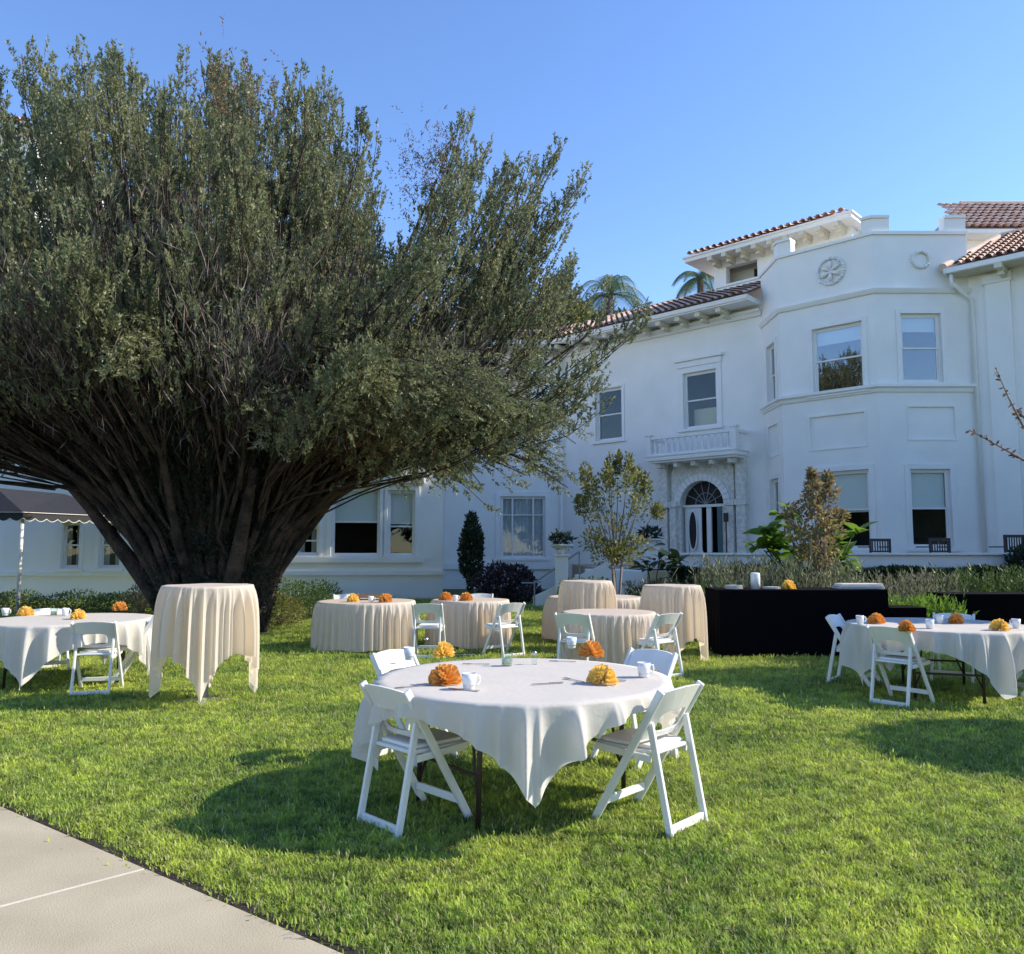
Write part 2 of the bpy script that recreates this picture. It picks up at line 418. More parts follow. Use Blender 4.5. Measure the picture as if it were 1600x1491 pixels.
m_ = MB(); m_.box(ax1 - .02 + .15, ax2 - .1, .5, .52, zb2 + .05, zb2 + .75); m_.build('cafe_curtain', mat('cream_curtain', (.62, .55, .36), .9), man, FA)
# backing added behind the windows, coloured near-black for the room's shade
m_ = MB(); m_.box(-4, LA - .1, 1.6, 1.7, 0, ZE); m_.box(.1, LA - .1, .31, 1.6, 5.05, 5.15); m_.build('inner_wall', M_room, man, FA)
# arched surround: spandrel with an arch-shaped opening
def arch_plate(cx, hw, zs, x0, x1, z0, z1, y0, y1, nseg=20):
    mb = MB(); pts = [(cx - hw, z0), (cx - hw, zs)] + [(cx - hw * math.cos(math.pi * k / nseg), zs + hw * math.sin(math.pi * k / nseg)) for k in range(1, nseg)] + [(cx + hw, zs), (cx + hw, z0)]
    n = len(pts); fr_ = []
    for (x, z) in pts:                                       # outer boundary point for each inner one
        if z <= zs: fr_.append((x0 if x < cx else x1, z))
        else:
            t = (x - cx) / hw
            dx, dz = x - cx, z - zs; k = min((x1 - cx) / abs(dx) if abs(dx) > 1e-6 else 1e9, (z1 - zs) / dz)
            fr_.append((cx + dx * k, zs + dz * k))
    vs = [(x, y0, z) for x, z in pts] + [(x, y0, z) for x, z in fr_] + [(x, y1, z) for x, z in pts]
    fs = []
    for i in range(n - 1):
        fs.append((i, i + 1, n + i + 1, n + i)); fs.append((i, 2*n + i, 2*n + i + 1, i + 1))
    mb.add(vs, fs)
    # corners
    return mb
asd0, _ = hit(FA, 1018, 800); asd1, _ = hit(FA, 1165, 800); _, zsur = hit(FA, 1095, 722)
mb = arch_plate(adc, DW, zsp, adc - 1.22, adc + 1.22, FLOOR, zsur, -.12, .3)
for sx in (-1, 1):                                            # fill the two top corners and the outer sides
    mb.box(adc + sx * 1.22 - .001, adc + sx * 1.22 + .001, -.12, 0, FLOOR, zsur)
mb.box(adc - 1.22, adc + 1.22, -.12, 0, zsur, zsur + .02)
mb.build('door_surround', M_carved, man, FA, label='carved stone surround of the arched doorway')
m_ = MB()
for k in range(17):                                           # voussoir ring
    t = math.pi * (k + .5) / 17; c_, s_ = math.cos(t), math.sin(t); tt = math.pi / 17 * .46
    q = []
    for rr in (DW + .005, DW + .24):
        for sg in (-1, 1): q.append((adc - rr * math.cos(t + sg * tt), zsp + rr * math.sin(t + sg * tt)))
    vs = [(q[i][0], y, q[i][1]) for y in (-.19, -.121) for i in (0, 1, 3, 2)]
    m1 = MB(); m1.add(vs, [(0,1,2,3),(4,7,6,5),(0,4,5,1),(1,5,6,2),(2,6,7,3),(3,7,4,0)]); m1.build('voussoir', M_trim, man, FA)
for sx in (-1, 1):                                            # pilasters
    for kk, w_ in ((1.02, .13), (1.42, .17)):
        m1 = MB(); c_ = adc + sx * (kk + .1)
        m1.box(c_ - w_, c_ + w_, -.26, -.121 if kk < 1.2 else -.001, FLOOR, zsp - .05); m1.box(c_ - w_ - .05, c_ + w_ + .05, -.31, -.121 if kk < 1.2 else -.001, FLOOR, FLOOR + .3)
        m1.box(c_ - w_ - .04, c_ + w_ + .04, -.31, -.121 if kk < 1.2 else -.001, zsp - .048, zsp + .16)
        if kk > 1.2: m1.box(c_ - w_, c_ + w_, -.24, -.001, zsp + .162, zsur)
        m1.build('pilaster', M_carved, man, FA, bevel=.012)
# door leaves, fanlight
m1 = MB(); ring(m1, adc - DW + .02, adc - .18, FLOOR + .02, zsp - .05, .13, .12, .17); 
m1.box(adc - DW + .15, adc - .31, .13, .16, FLOOR + .15, FLOOR + .45); m1.box(adc - DW + .15, adc - .31, .13, .16, zsp - .5, zsp - .18)
dl = m1.build('door_leaf', M_trim, man, FA, bevel=.008, label='white door leaf with oval glass')
m1 = MB(); cxx = adc - DW / 2 - .08; n = 24
m1.add([(cxx + .15 * math.cos(2*math.pi*k/n), .10, FLOOR + 1.25 + .66 * math.sin(2*math.pi*k/n)) for k in range(n)], [tuple(range(n))[::-1]])
m1.build('oval_pane', M_room, dl)
m1 = MB()
for (r1, r2, hgt) in ((.15, .19, 1),):
    vs = []; 
    for k in range(n):
        c_, s_ = math.cos(2*math.pi*k/n), math.sin(2*math.pi*k/n)
        vs += [(cxx + r1 * c_, .08, FLOOR + 1.25 + .66 * s_), (cxx + r2 * c_, .08, FLOOR + 1.25 + .71 * s_), (cxx + r2 * c_, .13, FLOOR + 1.25 + .71 * s_), (cxx + r1 * c_, .13, FLOOR + 1.25 + .66 * s_)]
    m1.add(vs, [(4*k + j, 4*((k+1) % n) + j, 4*((k+1) % n) + (j+1) % 4, 4*k + (j+1) % 4) for k in range(n) for j in range(4)])
m1.build('oval_moulding', M_trim, dl)
m1 = MB(); m1.box(adc - DW + .16, adc - .30, .175, .185, FLOOR + .15, zsp - .18); m1.build('panel', M_trim, dl)
m1 = MB(); m1.box(adc + .02, adc + .20, .13, .2, FLOOR + .02, zsp - .05); m1.build('door_post', M_trim, man, FA)
m1 = MB(); m1.box(adc + .45, adc + .62, .10, .15, FLOOR + .02, zsp - .05); m1.build('door_edge', M_teal, man, FA, label='narrow teal door leaf standing open')
m1 = MB(); m1.box(adc + .62, adc + DW, .14, .18, FLOOR + .02, zsp - .05); m1.build('side_panel', M_carved, man, FA)
m1 = MB(); m1.box(adc - DW, adc + DW, .06, .2, zsp - .05, zsp + .04); m1.build('transom', M_trim, man, FA)
m1 = MB(); n = 20
m1.add([(adc, .15, zsp + .04)] + [(adc - (DW - .03) * math.cos(math.pi*k/n), .15, zsp + .04 + (DW - .05) * math.sin(math.pi*k/n)) for k in range(n+1)], [(0, k+2, k+1) for k in range(n)])
fl = m1.build('fanlight', M_room, man, FA)
m1 = MB()
for k in range(1, 7):
    t = math.pi * k / 7; m1.bar((adc, .13, zsp + .05), (adc - (DW - .05) * math.cos(t), .13, zsp + .05 + (DW - .06) * math.sin(t)), .02, .02)
for k in range(12):
    t, t2 = math.pi * k / 12, math.pi * (k + 1) / 12; m1.bar((adc - .4 * math.cos(t), .13, zsp + .05 + .4 * math.sin(t)), (adc - .4 * math.cos(t2), .13, zsp + .05 + .4 * math.sin(t2)), .02, .02)
m1.build('muntin', M_grayiron, fl)
# carved rosettes in the spandrels and frieze
rs = MB()
n = 10; rs.lathe([(.0, 0), (.05, .01), (.09, .0), (.11, -.02)], 10)
first = None
for k in range(9):
    fr_ = FA @ T((adc - 1.05 + k * .2625, -.125, zsur - .12)) @ Matrix.Rotation(R(90), 4, 'X')
    if first is None: first = rs.build('rosette', M_carved, man, fr_, smooth=True)
    else: inst(first, 'rosette', man, fr_)
# --- balcony
ab0, zbb = hit(FA, 1022, 724, .75); ab1, zb_ = hit(FA, 1166, 700, .75)
ab0, ab1 = adc - 1.75, adc + 1.75
zbf = zsur + .06
bal = MB(); bal.box(ab0, ab1, -.92, -.002, zbf, zbf + .14); bal.box(ab0 + .06, ab1 - .06, -.84, -.002, zbf - .07, zbf - .001)
bal.box(ab0 - .03, ab1 + .03, -.95, -.002, zbf + .141, zbf + .2)
bo = bal.build('balcony', M_trim, man, FA, bevel=.01, label='white balustraded balcony over the doorway')
bb = MB(); bb.lathe([(.045, 0), (.045, .05), (.025, .08), (.058, .2), (.05, .27), (.024, .36), (.024, .42), (.042, .45), (.042, .5)], 10)
zt_ = zbf + .26; first = None
for k in range(13):
    x = ab0 + .32 + (ab1 - ab0 - .64) * k / 12; f_ = T((x, -.82, zt_))
    if first is None: first = bb.build('baluster', M_trim, bo, f_, smooth=True)
    else: inst(first, 'baluster', bo, f_)
for sx in (ab0 + .1, ab1 - .1):
    for yy in (-.58, -.36): inst(first, 'baluster', bo, T((sx, yy, zt_)))
rr = MB(); rr.box(ab0 + .17, ab1 - .17, -.88, -.76, zbf + .201, zt_); rr.box(ab0 + .17, ab1 - .17, -.89, -.75, zt_ + .5, zt_ + .6); rr.build('rail', M_trim, bo, bevel=.01)
for x in (ab0 + .08, ab1 - .08):
    rr = MB(); rr.box(x - .1, x + .1, -.93, -.72, zbf + .201, zt_ + .64); rr.box(x - .13, x + .13, -.96, -.69, zt_ + .641, zt_ + .71); rr.build('pier', M_trim, bo, bevel=.008)
    rr = MB(); rr.box(x - .06, x + .06, -.719, -.002, zt_ + .5, zt_ + .6); rr.build('side_rail', M_trim, bo)
for k in range(5):                                            # corbels under the balcony
    x = adc - 1.4 + k * .7; rr = MB()
    rr.prism([(x - .09, -.7), (x + .09, -.7), (x + .09, -.33), (x - .09, -.33)], zbf - .24, zbf - .071)
    rr.build('corbel', M_carved, bo, bevel=.02)
# lantern by the door
lt = MB(); lt.box(adc + 1.02, adc + 1.14, -.5, -.38, FLOOR + 1.5, FLOOR + 1.8); lt.bar((adc + 1.08, -.44, FLOOR), (adc + 1.08, -.44, FLOOR + 1.5), .035, .035); lt.build('lamp_post', M_iron, man, FA, label='thin dark lantern post beside the door')

# --- eaves of the entrance range
m_ = MB(); EV = .95
chainA = [A0 - uA * .0, T0 + uA * 0.0]
m_.sweep([(p.x, p.y) for p in chainA], [(-.1, ZE - .34), (.10, ZE - .34), (.14, ZE - .24), (.22, ZE - .2), (.22, ZE - .12), (-.1, ZE - .12)]); m_.build('cornice', M_trim, man)
m_ = MB(); m_.sweep([(p.x, p.y) for p in chainA], [(-.3, ZE), (EV, ZE), (EV, ZE + .03), (EV + .06, ZE + .05), (EV + .09, ZE + .18), (EV + .05, ZE + .18), (-.3, ZE + .16)]); m_.build('eave', M_trim, man)
br = MB(); br.prism([(-.09, 0), (.09, 0), (.09, -.82), (-.09, -.82)], -.16, -.002); br.prism([(-.07, 0), (.07, 0), (.07, -.5), (-.07, -.5)], -.27, -.161)
first = None
for k in range(11):
    f_ = FA @ T((.35 + k * .8, -.06, ZE))
    if .35 + k * .8 < LA - .7:
        if first is None: first = br.build('bracket', M_soffit, man, f_, bevel=.015)
        else: inst(first, 'bracket', man, f_)
BRK = first
# roof over it
sl_ = R(23); vA = (inA.x * math.cos(sl_), inA.y * math.cos(sl_), math.sin(sl_))
OA = A0 - inA * (EV + .08) - uA * 1.0 + Vector((0, 0, ZE + .2))
m_ = MB(); q0 = OA + uA * -3; q1 = OA + uA * (LA + 1.0); 
vv = Vector(vA) * 4.6; m_.quad(q0 - Vector((0,0,.02)), q1 - Vector((0,0,.02)), q1 + vv - Vector((0,0,.02)), q0 + vv - Vector((0,0,.02))); m_.build('roof_deck', M_tile, man)
tiles(OA, uA, vA, lambda t: (-3, LA + 1.0 - (.0 if t < 1 else 0)), 4.6, man, label='terracotta barrel tiles over the entrance range')
m_ = MB(); m_.tube([q0 + vv, q1 + vv], .13, 8); m_.build('ridge', M_tile, man)

# --- belvedere behind the entrance range
FB = frame(A0 + inA * 2.1, uA)
bl, _ = hit(FB, 1116, 440); br_, _ = hit(FB, 1348, 370)
_, zeb = hit(FB, 1085, 407, .8)
zeb_mid = hit(FB, 1200, 374, .8)[1]
ZB = (zeb + zeb_mid) / 2
bw0, bw1, bz0, bz1 = hb(FB, 1134, 412, 1184, 442)
bz1 = min(bz1, ZB - .25)
wall('belvedere_wall', FB, 0, 0, 1, [], M_wall, man) if False else None
FB2 = FB @ T((bl, 0, 0)); LB = br_ - bl - .35
wall('wall', FB2, LB, 9.5, ZB, [(bw0 - bl, bw1 - bl, ZB - 1.1, ZB - .28)], M_wall, man, .3, label='white belvedere wall above the roof')
m_ = MB(); m_.box(.02, LB, .8, .86, 9.5, ZB); m_.build('inner_wall', M_wall2, man, FB2)
m_ = MB(); m_.box(bw1 - bl - .5, bw1 - bl - .05, .74, .79, ZB - .8, ZB - .35); m_.build('dark_opening', M_room, man, FB2)
m_ = MB(); m_.quad((0, 0, 9.5), (0, 0, ZB), (0, 4.2, ZB), (0, 4.2, 9.5)); m_.quad((LB, 0, 9.5), (LB, 4.2, 9.5), (LB, 4.2, ZB), (LB, 0, ZB)); m_.quad((0, 4.2, 9.5), (0, 4.2, ZB), (LB, 4.2, ZB), (LB, 4.2, 9.5)); m_.build('side_wall', M_wall, man, FB2)
m_ = MB(); m_.box(.3, 4.5, -.3, -.1, 9.6, ZB - 1.15); m_.box(.25, 4.55, -.36, -.04, ZB - 1.149, ZB - 1.07); m_.build('parapet', M_trim, man, FB2)
m_ = MB(); m_.box(-.8, LB + .3, -.8, 5.0, ZB, ZB + .14); m_.box(-.86, LB + .36, -.86, 5.06, ZB + .141, ZB + .2); m_.build('eave', M_trim, man, FB2)
for k in range(9): inst(BRK, 'bracket', man, FB2 @ T((.25 + k * (LB - .5) / 8, .02, ZB)))
sB = R(16); O_ = FB2 @ Vector((-.9, -.9, ZB + .22)); vB = (inA.x * math.cos(sB), inA.y * math.cos(sB), math.sin(sB)); WB = LB + 1.2
tiles(O_, uA, vB, lambda t: (t * .9, WB - t * .9), 3.1, man, label='terracotta tiles of the belvedere roof')
def hip(Fr, x0, x1, y0, y1, z, h, inset, parent, m=M_tile):
    m_ = MB(); 
    m_.add([(x0, y0, z), (x1, y0, z), (x1, y1, z), (x0, y1, z), (x0 + inset, (y0+y1)/2, z + h), (x1 - inset, (y0+y1)/2, z + h)], [(0,1,5,4), (2,3,4,5), (1,2,5), (3,0,4), (0,3,2,1)])
    return m_.build('roof_deck', m, parent, Fr)
hip(FB2, -.86, LB + .36, -.86, 5.06, ZB + .201, .82, 2.8, man)

# --- octagonal tower
ZP = 10.72; ZC = 9.05
F2 = frame(T1, uA); F3 = frame(T2, (T3 - T2)); F1 = frame(T0, (T1 - T0))
L1, L2, L3 = (T1 - T0).length, (T2 - T1).length, (T3 - T2).length
tw = {}
w2u = (hit(F2, 1270, 560)[0], hit(F2, 1349, 560)[0], hit(F2, 1310, 612)[1], hit(F2, 1310, 508)[1])
w2l = (hit(F2, 1272, 800)[0], hit(F2, 1360, 800)[0], hit(F2, 1330, 858)[1], hit(F2, 1330, 735)[1])
w3u = (hit(F3, 1409, 560)[0], hit(F3, 1472, 560)[0], hit(F3, 1440, 597)[1], hit(F3, 1440, 490)[1])
w3l = (hit(F3, 1424, 800)[0], hit(F3, 1487, 800)[0], hit(F3, 1455, 856)[1], hit(F3, 1455, 733)[1])
w1u = (.45, 1.3, w2u[2], w2u[3] - .05); w1l = (.45, 1.3, w2l[2], w2l[3] - .05)
pn2 = (hit(F2, 1266, 680)[0], hit(F2, 1352, 680)[0], hit(F2, 1310, 699)[1], hit(F2, 1310, 648)[1])
pn3 = (hit(F3, 1420, 660)[0], hit(F3, 1492, 660)[0], hit(F3, 1455, 686)[1], hit(F3, 1455, 636)[1])
pn1 = (.4, 1.35, pn2[2], pn2[3])
for Fr, L, ws, pn, nm in ((F1, L1, (w1u, w1l), pn1, 'left'), (F2, L2, (w2u, w2l), pn2, 'middle'), (F3, L3, (w3u, w3l), pn3, 'right')):
    wall('wall', Fr, L, 0, ZC + .4, [ws[0], ws[1], pn], M_wall, man, .24 if nm != 'left' else .16)
    b_u = {'left': 1.0, 'middle': .22, 'right': .22}[nm]; b_l = {'left': 1.0, 'middle': .52, 'right': .48}[nm]
    window(Fr, *ws[0], man, blind=b_u, casing=.13, gm=M_glassR, label='upper tower window, %s face' % nm)
    window(Fr, *ws[1], man, blind=b_l, casing=.15, label='lower tower window with half drawn blind, %s face' % nm)
    m_ = MB(); m_.box(pn[0], pn[1], .045, .05, pn[2], pn[3]); ring(m_, pn[0] - .05, pn[1] + .05, pn[2] - .05, pn[3] + .05, .05, -.025, .003)
    m_.build('recessed_panel', M_wall, man, Fr)
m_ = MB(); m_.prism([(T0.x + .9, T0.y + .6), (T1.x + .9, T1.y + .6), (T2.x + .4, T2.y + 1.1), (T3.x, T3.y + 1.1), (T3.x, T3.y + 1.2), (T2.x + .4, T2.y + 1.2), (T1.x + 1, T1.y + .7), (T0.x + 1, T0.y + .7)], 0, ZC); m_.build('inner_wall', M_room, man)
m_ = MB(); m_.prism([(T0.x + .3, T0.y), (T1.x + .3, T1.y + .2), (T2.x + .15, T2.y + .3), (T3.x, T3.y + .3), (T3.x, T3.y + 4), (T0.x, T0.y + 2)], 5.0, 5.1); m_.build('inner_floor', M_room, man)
chT = [(p.x, p.y) for p in (T0, T1, T2, T3)]
zb2 = hit(F3, 1455, 601)[1]
m_ = MB(); m_.sweep(chT, [(-.02, zb2 - .22), (.05, zb2 - .22), (.08, zb2 - .12), (.16, zb2 - .08), (.16, zb2 + .0), (-.02, zb2 + .04)]); m_.build('belt_course', M_trim, man)
m_ = MB(); m_.sweep(chT, [(-.02, ZC - .08), (.06, ZC - .08), (.10, ZC), (.12, ZC + .05), (-.02, ZC + .08)]); m_.build('cornice', M_trim, man)
m_ = MB(); m_.sweep(chT, [(-.02, 1.0), (.10, 1.0), (.10, 1.3), (-.02, 1.36)]); m_.build('plinth', M_trim, man)
# parapet with merlons at the corners
PT = .3
m_ = MB(); m_.sweep(chT, [(-PT, ZC + .2), (-.004, ZC + .2), (-.004, ZP), (-PT, ZP)]); m_.build('parapet', M_wall, man)
m_ = MB(); m_.sweep(chT, [(-PT - .06, ZP + .001), (.06, ZP + .001), (.06, ZP + .1), (-PT - .06, ZP + .1)]); m_.build('coping', M_trim, man)
def merlon(p, q, r, l1, l2):
    """merlon that turns the corner q, lengths l1/l2 along both sides"""
    d1 = (p - q).normalized() if p is not None else None; d2 = (r - q).normalized() if r is not None else None
    ch = []
    if d1 is not None: ch.append(q + d1 * l1)
    ch.append(q)
    if d2 is not None: ch.append(q + d2 * l2)
    m_ = MB(); m_.sweep([(c.x, c.y) for c in ch], [(-PT, ZP + .101), (.004, ZP + .101), (.004, ZP + .50), (-PT, ZP + .50)]); 
    o = m_.build('merlon', M_wall, man)
    m_ = MB(); m_.sweep([(c.x, c.y) for c in ch], [(-PT - .05, ZP + .501), (.06, ZP + .501), (.06, ZP + .58), (-PT - .05, ZP + .58)]); m_.build('merlon_cap', M_trim, o)
merlon(T1, T2, T3, .30, .52); merlon(T0, T1, T2, .3, .45); merlon(T2, T3, None, .62, 0)
# back of the tower top
m_ = MB(); m_.prism([(T0.x + .2, T0.y), (T1.x + .2, T1.y + .15), (T2.x + .1, T2.y + .2), (T3.x - .1, T3.y + .2), (T3.x - .1, 27.5), (T0.x + .2, 27.5)], ZC, ZC + .3); m_.build('roof_deck', M_trim, man)
m_ = MB(); m_.box(T3.x - PT, T3.x - .004, 23.31, 25.2, ZC + .2, ZP + .5); m_.build('parapet', M_wall, man)
# wreath medallions
def medallion(Fr, a, z, rad, swag):
    m_ = MB(); n = 28
    for k in range(n):
        t = 2 * math.pi * k / n; t2 = 2 * math.pi * (k + 1) / n
        rr_ = .05 + .012 * (k % 2)
        m_.tube([(a + rad * math.cos(t), -.03, z + rad * math.sin(t)), (a + rad * math.cos(t2), -.03, z + rad * math.sin(t2))], [rr_, rr_ * .7], 6)
    o = m_.build('wreath', M_trim, man, Fr, smooth=True)
    if swag:
        s_ = MB()
        for k in range(6):
            t = math.pi / 2 + 2 * math.pi * k / 6
            s_.tube([(a, -.02, z), (a + rad * .55 * math.cos(t), -.07, z + rad * .55 * math.sin(t)), (a + rad * .78 * math.cos(t), -.03, z + rad * .78 * math.sin(t))], [.03, .07, .03], 6)
        s_.build('flower', M_trim, o, smooth=True)
ma, mz = hit(F2, 1298, 424); medallion(F2, ma, mz, .40, True)
ma, mz = hit(F3, 1438, 406); medallion(F3, ma, mz, .24, False)

# --- right range beside the tower
FR = frame(T3, uA); LR = 6.5; ZR = 9.45
wall('wall', FR, LR, 0, ZR + .2, [], M_wall, man, label='white wall at the right edge beyond the tower')
a0_, _ = hit(FR, 1548, 600); a1_, _ = hit(FR, 1588, 600)
m_ = MB(); m_.box(a0_, a1_, -.10, -.002, 0, ZR - .35); m_.box(a0_ - .05, a1_ + .05, -.15, -.002, ZR - .349, ZR - .1); m_.build('pilaster', M_wall, man, FR)
EV2 = .68
m_ = MB(); m_.box(-.34, LR, -EV2, .3, ZR, ZR + .12); m_.build('eave', M_soffit, man, FR)
m_ = MB(); m_.box(-.38, LR, -EV2 - .12, -EV2 - .001, ZR + .0, ZR + .16); m_.box(-.44, -.381, -EV2 - .12, .4, ZR, ZR + .16); m_.build('gutter', M_trim, man, FR, bevel=.02)
for k in range(6): inst(BRK, 'bracket', man, FR @ T((.95 + k * .8, -.05, ZR)))
# downpipe
dp = MB(); e0 = FR @ Vector((-.28, -EV2 + .05, ZR)); e1 = FR @ Vector((-.05, -.22, ZR - .75)); e1 = Vector((T3.x + .02, T3.y - .1, ZR - .7))
dp.tube([e0, e0 - Vector((0, 0, .25)), e1, Vector((T3.x + .02, T3.y - .1, 1.0))], .055, 10); dp.build('downpipe', M_trim, man, smooth=True)
m_ = MB(); p2 = Vector((T3.x + .30, T3.y - .36, 0)); m_.tube([(p2.x, p2.y, ZR - .1), (p2.x, p2.y, 1.0)], .04, 8); m_.build('downpipe', M_trim, man, smooth=True)
sR = R(25); vR = (inA.x * math.cos(sR), inA.y * math.cos(sR), math.sin(sR)); OR = FR @ Vector((-.45, -EV2 - .1, ZR + .17))
tiles(OR, uA, vR, lambda t: (t * .15, LR + .9), 4.7, man, label='terracotta tiles over the right range')
q_ = AT(1500, 322, 28.5); q2_ = AT(1488, 358, 26.0)
m_ = MB(); m_.add([(q2_.x, 26, q2_.z), (q2_.x + 8, 26, q2_.z), (q2_.x + 8, 31, q2_.z), (q2_.x, 31, q2_.z), (q_.x, 28.5, q_.z), (q2_.x + 6, 28.5, q_.z)], [(0,1,5,4), (2,3,4,5), (1,2,5), (3,0,4)]); m_.build('roof_deck', M_tile, man)
m_ = MB(); m_.box(q2_.x - .03, q2_.x + 8, 25.97, 31, q2_.z - .14, q2_.z - .004); m_.build('eave', M_trim, man)
sl2 = Vector((0, 2.5, q_.z - q2_.z)); tiles((q2_.x, 25.95, q2_.z + .03), (1, 0, 0), tuple(sl2.normalized()), lambda t: (t * .25, 7.5), sl2.length, man, label='terracotta tiles of the highest roof at the right edge')
m_ = MB(); m_.tube([q_ + Vector((0, 0, .05)), q_ + Vector((6, 0, .05))], .13, 8); m_.build('ridge', M_tile, man)
m_ = MB(); m_.box(q2_.x + .5, q2_.x + 7.5, 26.6, 30, 9, q2_.z - .142); m_.build('wall', M_wall, man)
m_ = MB(); OR_ = Vector(OR); vvR = Vector(vR)
m_.add([tuple(OR_ - Vector((0,0,.02))), tuple(OR_ + uA * (LR + .9) - Vector((0,0,.02))), tuple(OR_ + uA * (LR + .9) + vvR * 4.75 - Vector((0,0,.02))), tuple(OR_ + uA * .6 + vvR * 4.75 - Vector((0,0,.02))), tuple(OR_ + inA * 4.0 - Vector((0,0,.02)))], [(0,1,2,3), (0,3,4)]); m_.build('roof_deck', M_tile, man)
m_ = MB(); m_.tube([OR_ + uA * .6 + vvR * 4.7, OR_ + uA * (LR + .9) + vvR * 4.7], .14, 8); m_.tube([OR_ + Vector((0,0,.03)), OR_ + uA * .6 + vvR * 4.7], .12, 8); m_.build('ridge', M_tile, man)

# --- garden range (behind the big tree) and its return
FG = frame(Vector((-22, A0.y + .5, 0)), Vector((A0.x + 22, -.5, 0))); LG = (A0 - Vector((-22, A0.y + .5, 0))).length
g1 = hb(FG, 782, 776, 852, 872)
hs = [g1]
for (xa, xb) in ((700, 742), (600, 642), (480, 522), (350, 392), (205, 247), (60, 102)):
    q = hb(FG, xa, 590, xb, 680); hs.append(q)
wall('wall', FG, LG, 0, ZE + .3, hs, M_wall, man, label='long white garden facade behind the tree')
window(FG, *g1, man, curtain=True, casing=.2, meet=.3, label='wide curtained window beside the dark slim shrub')
for q in hs[1:]: window(FG, *q, man, blind=.3)
m_ = MB(); m_.box(g1[0] + .45, g1[0] + .51, .02, .1, g1[2], g1[3]); m_.box(g1[1] - .51, g1[1] - .45, .02, .1, g1[2], g1[3]); m_.build('mullion', M_trim, man, FG)
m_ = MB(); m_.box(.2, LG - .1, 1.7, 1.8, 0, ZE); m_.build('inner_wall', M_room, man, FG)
m_ = MB(); m_.box(6, LG - .1, -.12, -.001, g1[2] - .45, g1[2] - .2); m_.build('belt_course', M_trim, man, FG)
m_ = MB(); m_.box(-.5, LG + .2, -EV, .3, ZE, ZE + .16); m_.build('eave', M_trim, man, FG)
for k in range(22): inst(BRK, 'bracket', man, FG @ T((LG - .6 - k * .9, -.05, ZE)))
vG = np.array([0, math.cos(sl_), math.sin(sl_)])
tiles(FG @ Vector((0, -EV - .05, ZE + .2)), (FG.to_3x3() @ Vector((1, 0, 0))), vG, lambda t: (0, LG + .8), 4.4, man, label='terracotta tiles over the garden range', per=.3)
m_ = MB(); m_.quad((0, -EV, ZE + .17), (LG + .8, -EV, ZE + .17), (LG + .8, 3.3, ZE + 1.75), (0, 3.3, ZE + 1.75)); m_.build('roof_deck', M_tile, man, FG)
m_ = MB(); dpx = A0 + Vector((-.12, -.12, 0)); m_.tube([(dpx.x, dpx.y, ZE), (dpx.x, dpx.y, .8)], .06, 8); m_.build('downpipe', M_trim, man)
# taller block whose roof shows at the far left
m_ = MB(); m_.box(-27, -18.4, 30.2, 37, 0, 17.6); m_.build('wall', M_wall, man, label='tall white block at the far left behind the tree')
m_ = MB(); m_.box(-27.5, -17.9, 29.6, 37.5, 17.6, 17.8); m_.build('eave', M_trim, man)
hip(Matrix.Identity(4), -27.5, -17.9, 29.6, 37.5, 17.8, 1.6, 3, man)
tiles((-27.5, 29.5, 17.82), (1, 0, 0), (0, math.cos(R(22)), math.sin(R(22))), lambda t: (t * .9, 9.4 - t * .9), 3.6, man)
# back closure so that no daylight enters
m_ = MB(); m_.quad((-22, A0.y + 6, 0), (16, A0.y + 6, 0), (16, A0.y + 6, ZE), (-22, A0.y + 6, ZE)); m_.quad((18, 20, 0), (18, A0.y + 6, 0), (18, A0.y + 6, ZE), (18, 20, ZE)); m_.build('back_wall', M_wall, man)
m_ = MB(); m_.prism([(-22, A0.y + .8), (A0.x, A0.y + .8), (T0.x + .3, T0.y + .4), (T3.x, 24.0), (17.5, 19.6), (18, 30), (16, A0.y + 6), (-22, A0.y + 6)], ZE - .4, ZE - .3); m_.build('ceiling', M_wall, man)

# ------------------------------------------------------------------ low side building with the box window
wing = thing('side_building', 'low cream and white garden wing with a wide three-part window left of centre', 'building')
uW = Vector((math.cos(R(5)), math.sin(R(5)), 0)); W1 = AT(692, 900, 25.8); W1.z = 0
LW = 22.0; W0 = W1 - uW * LW; FW = frame(W0, uW); ZW = 5.2
ww = [hb(FW, 462, 822, 498, 868), hb(FW, 519, 762, 593, 869), hb(FW, 606, 766, 648, 869), hb(FW, 98, 816, 123, 888), hb(FW, 156, 816, 187, 888)]
wall('wall', FW, LW, 0, ZW, ww, M_wall, wing, label='white wall with box window, partly sunlit')
m_ = MB(); m_.quad((LW, 0, 0), (LW, 7, 0), (LW, 7, ZW), (LW, 0, ZW)); m_.build('side_wall', M_wall, wing, FW)
window(FW, *ww[0], wing, curtain='split', sill=False, casing=.1)
window(FW, *ww[1], wing, blind=.5, curtain=False, sill=False, casing=.14, meet=.5, label='largest pane of the box window with its blind half down')
window(FW, *ww[2], wing, blind=.5, sill=False, casing=.14, meet=.55)
window(FW, *ww[3], wing, curtain='split', casing=.1, recess=.16); window(FW, *ww[4], wing, curtain='split', casing=.1, recess=.16)
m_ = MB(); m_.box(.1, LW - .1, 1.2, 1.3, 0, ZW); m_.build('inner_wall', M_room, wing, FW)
a0_, z_ = hit(FW, 440, 894); a1_, _ = hit(FW, 690, 892)
m_ = MB(); m_.box(6, LW + .05, -.07, -.001, z_ - .1, z_ + .04); m_.build('belt_course', M_trim, wing, FW)
a0_, z_ = hit(FW, 450, 872); a1_, _ = hit(FW, 662, 872)
m_ = MB(); m_.box(a0_, a1_, -.12, -.045, z_ - .14, z_); m_.build('sill', M_trim, wing, FW)
zt_w = ww[1][3]
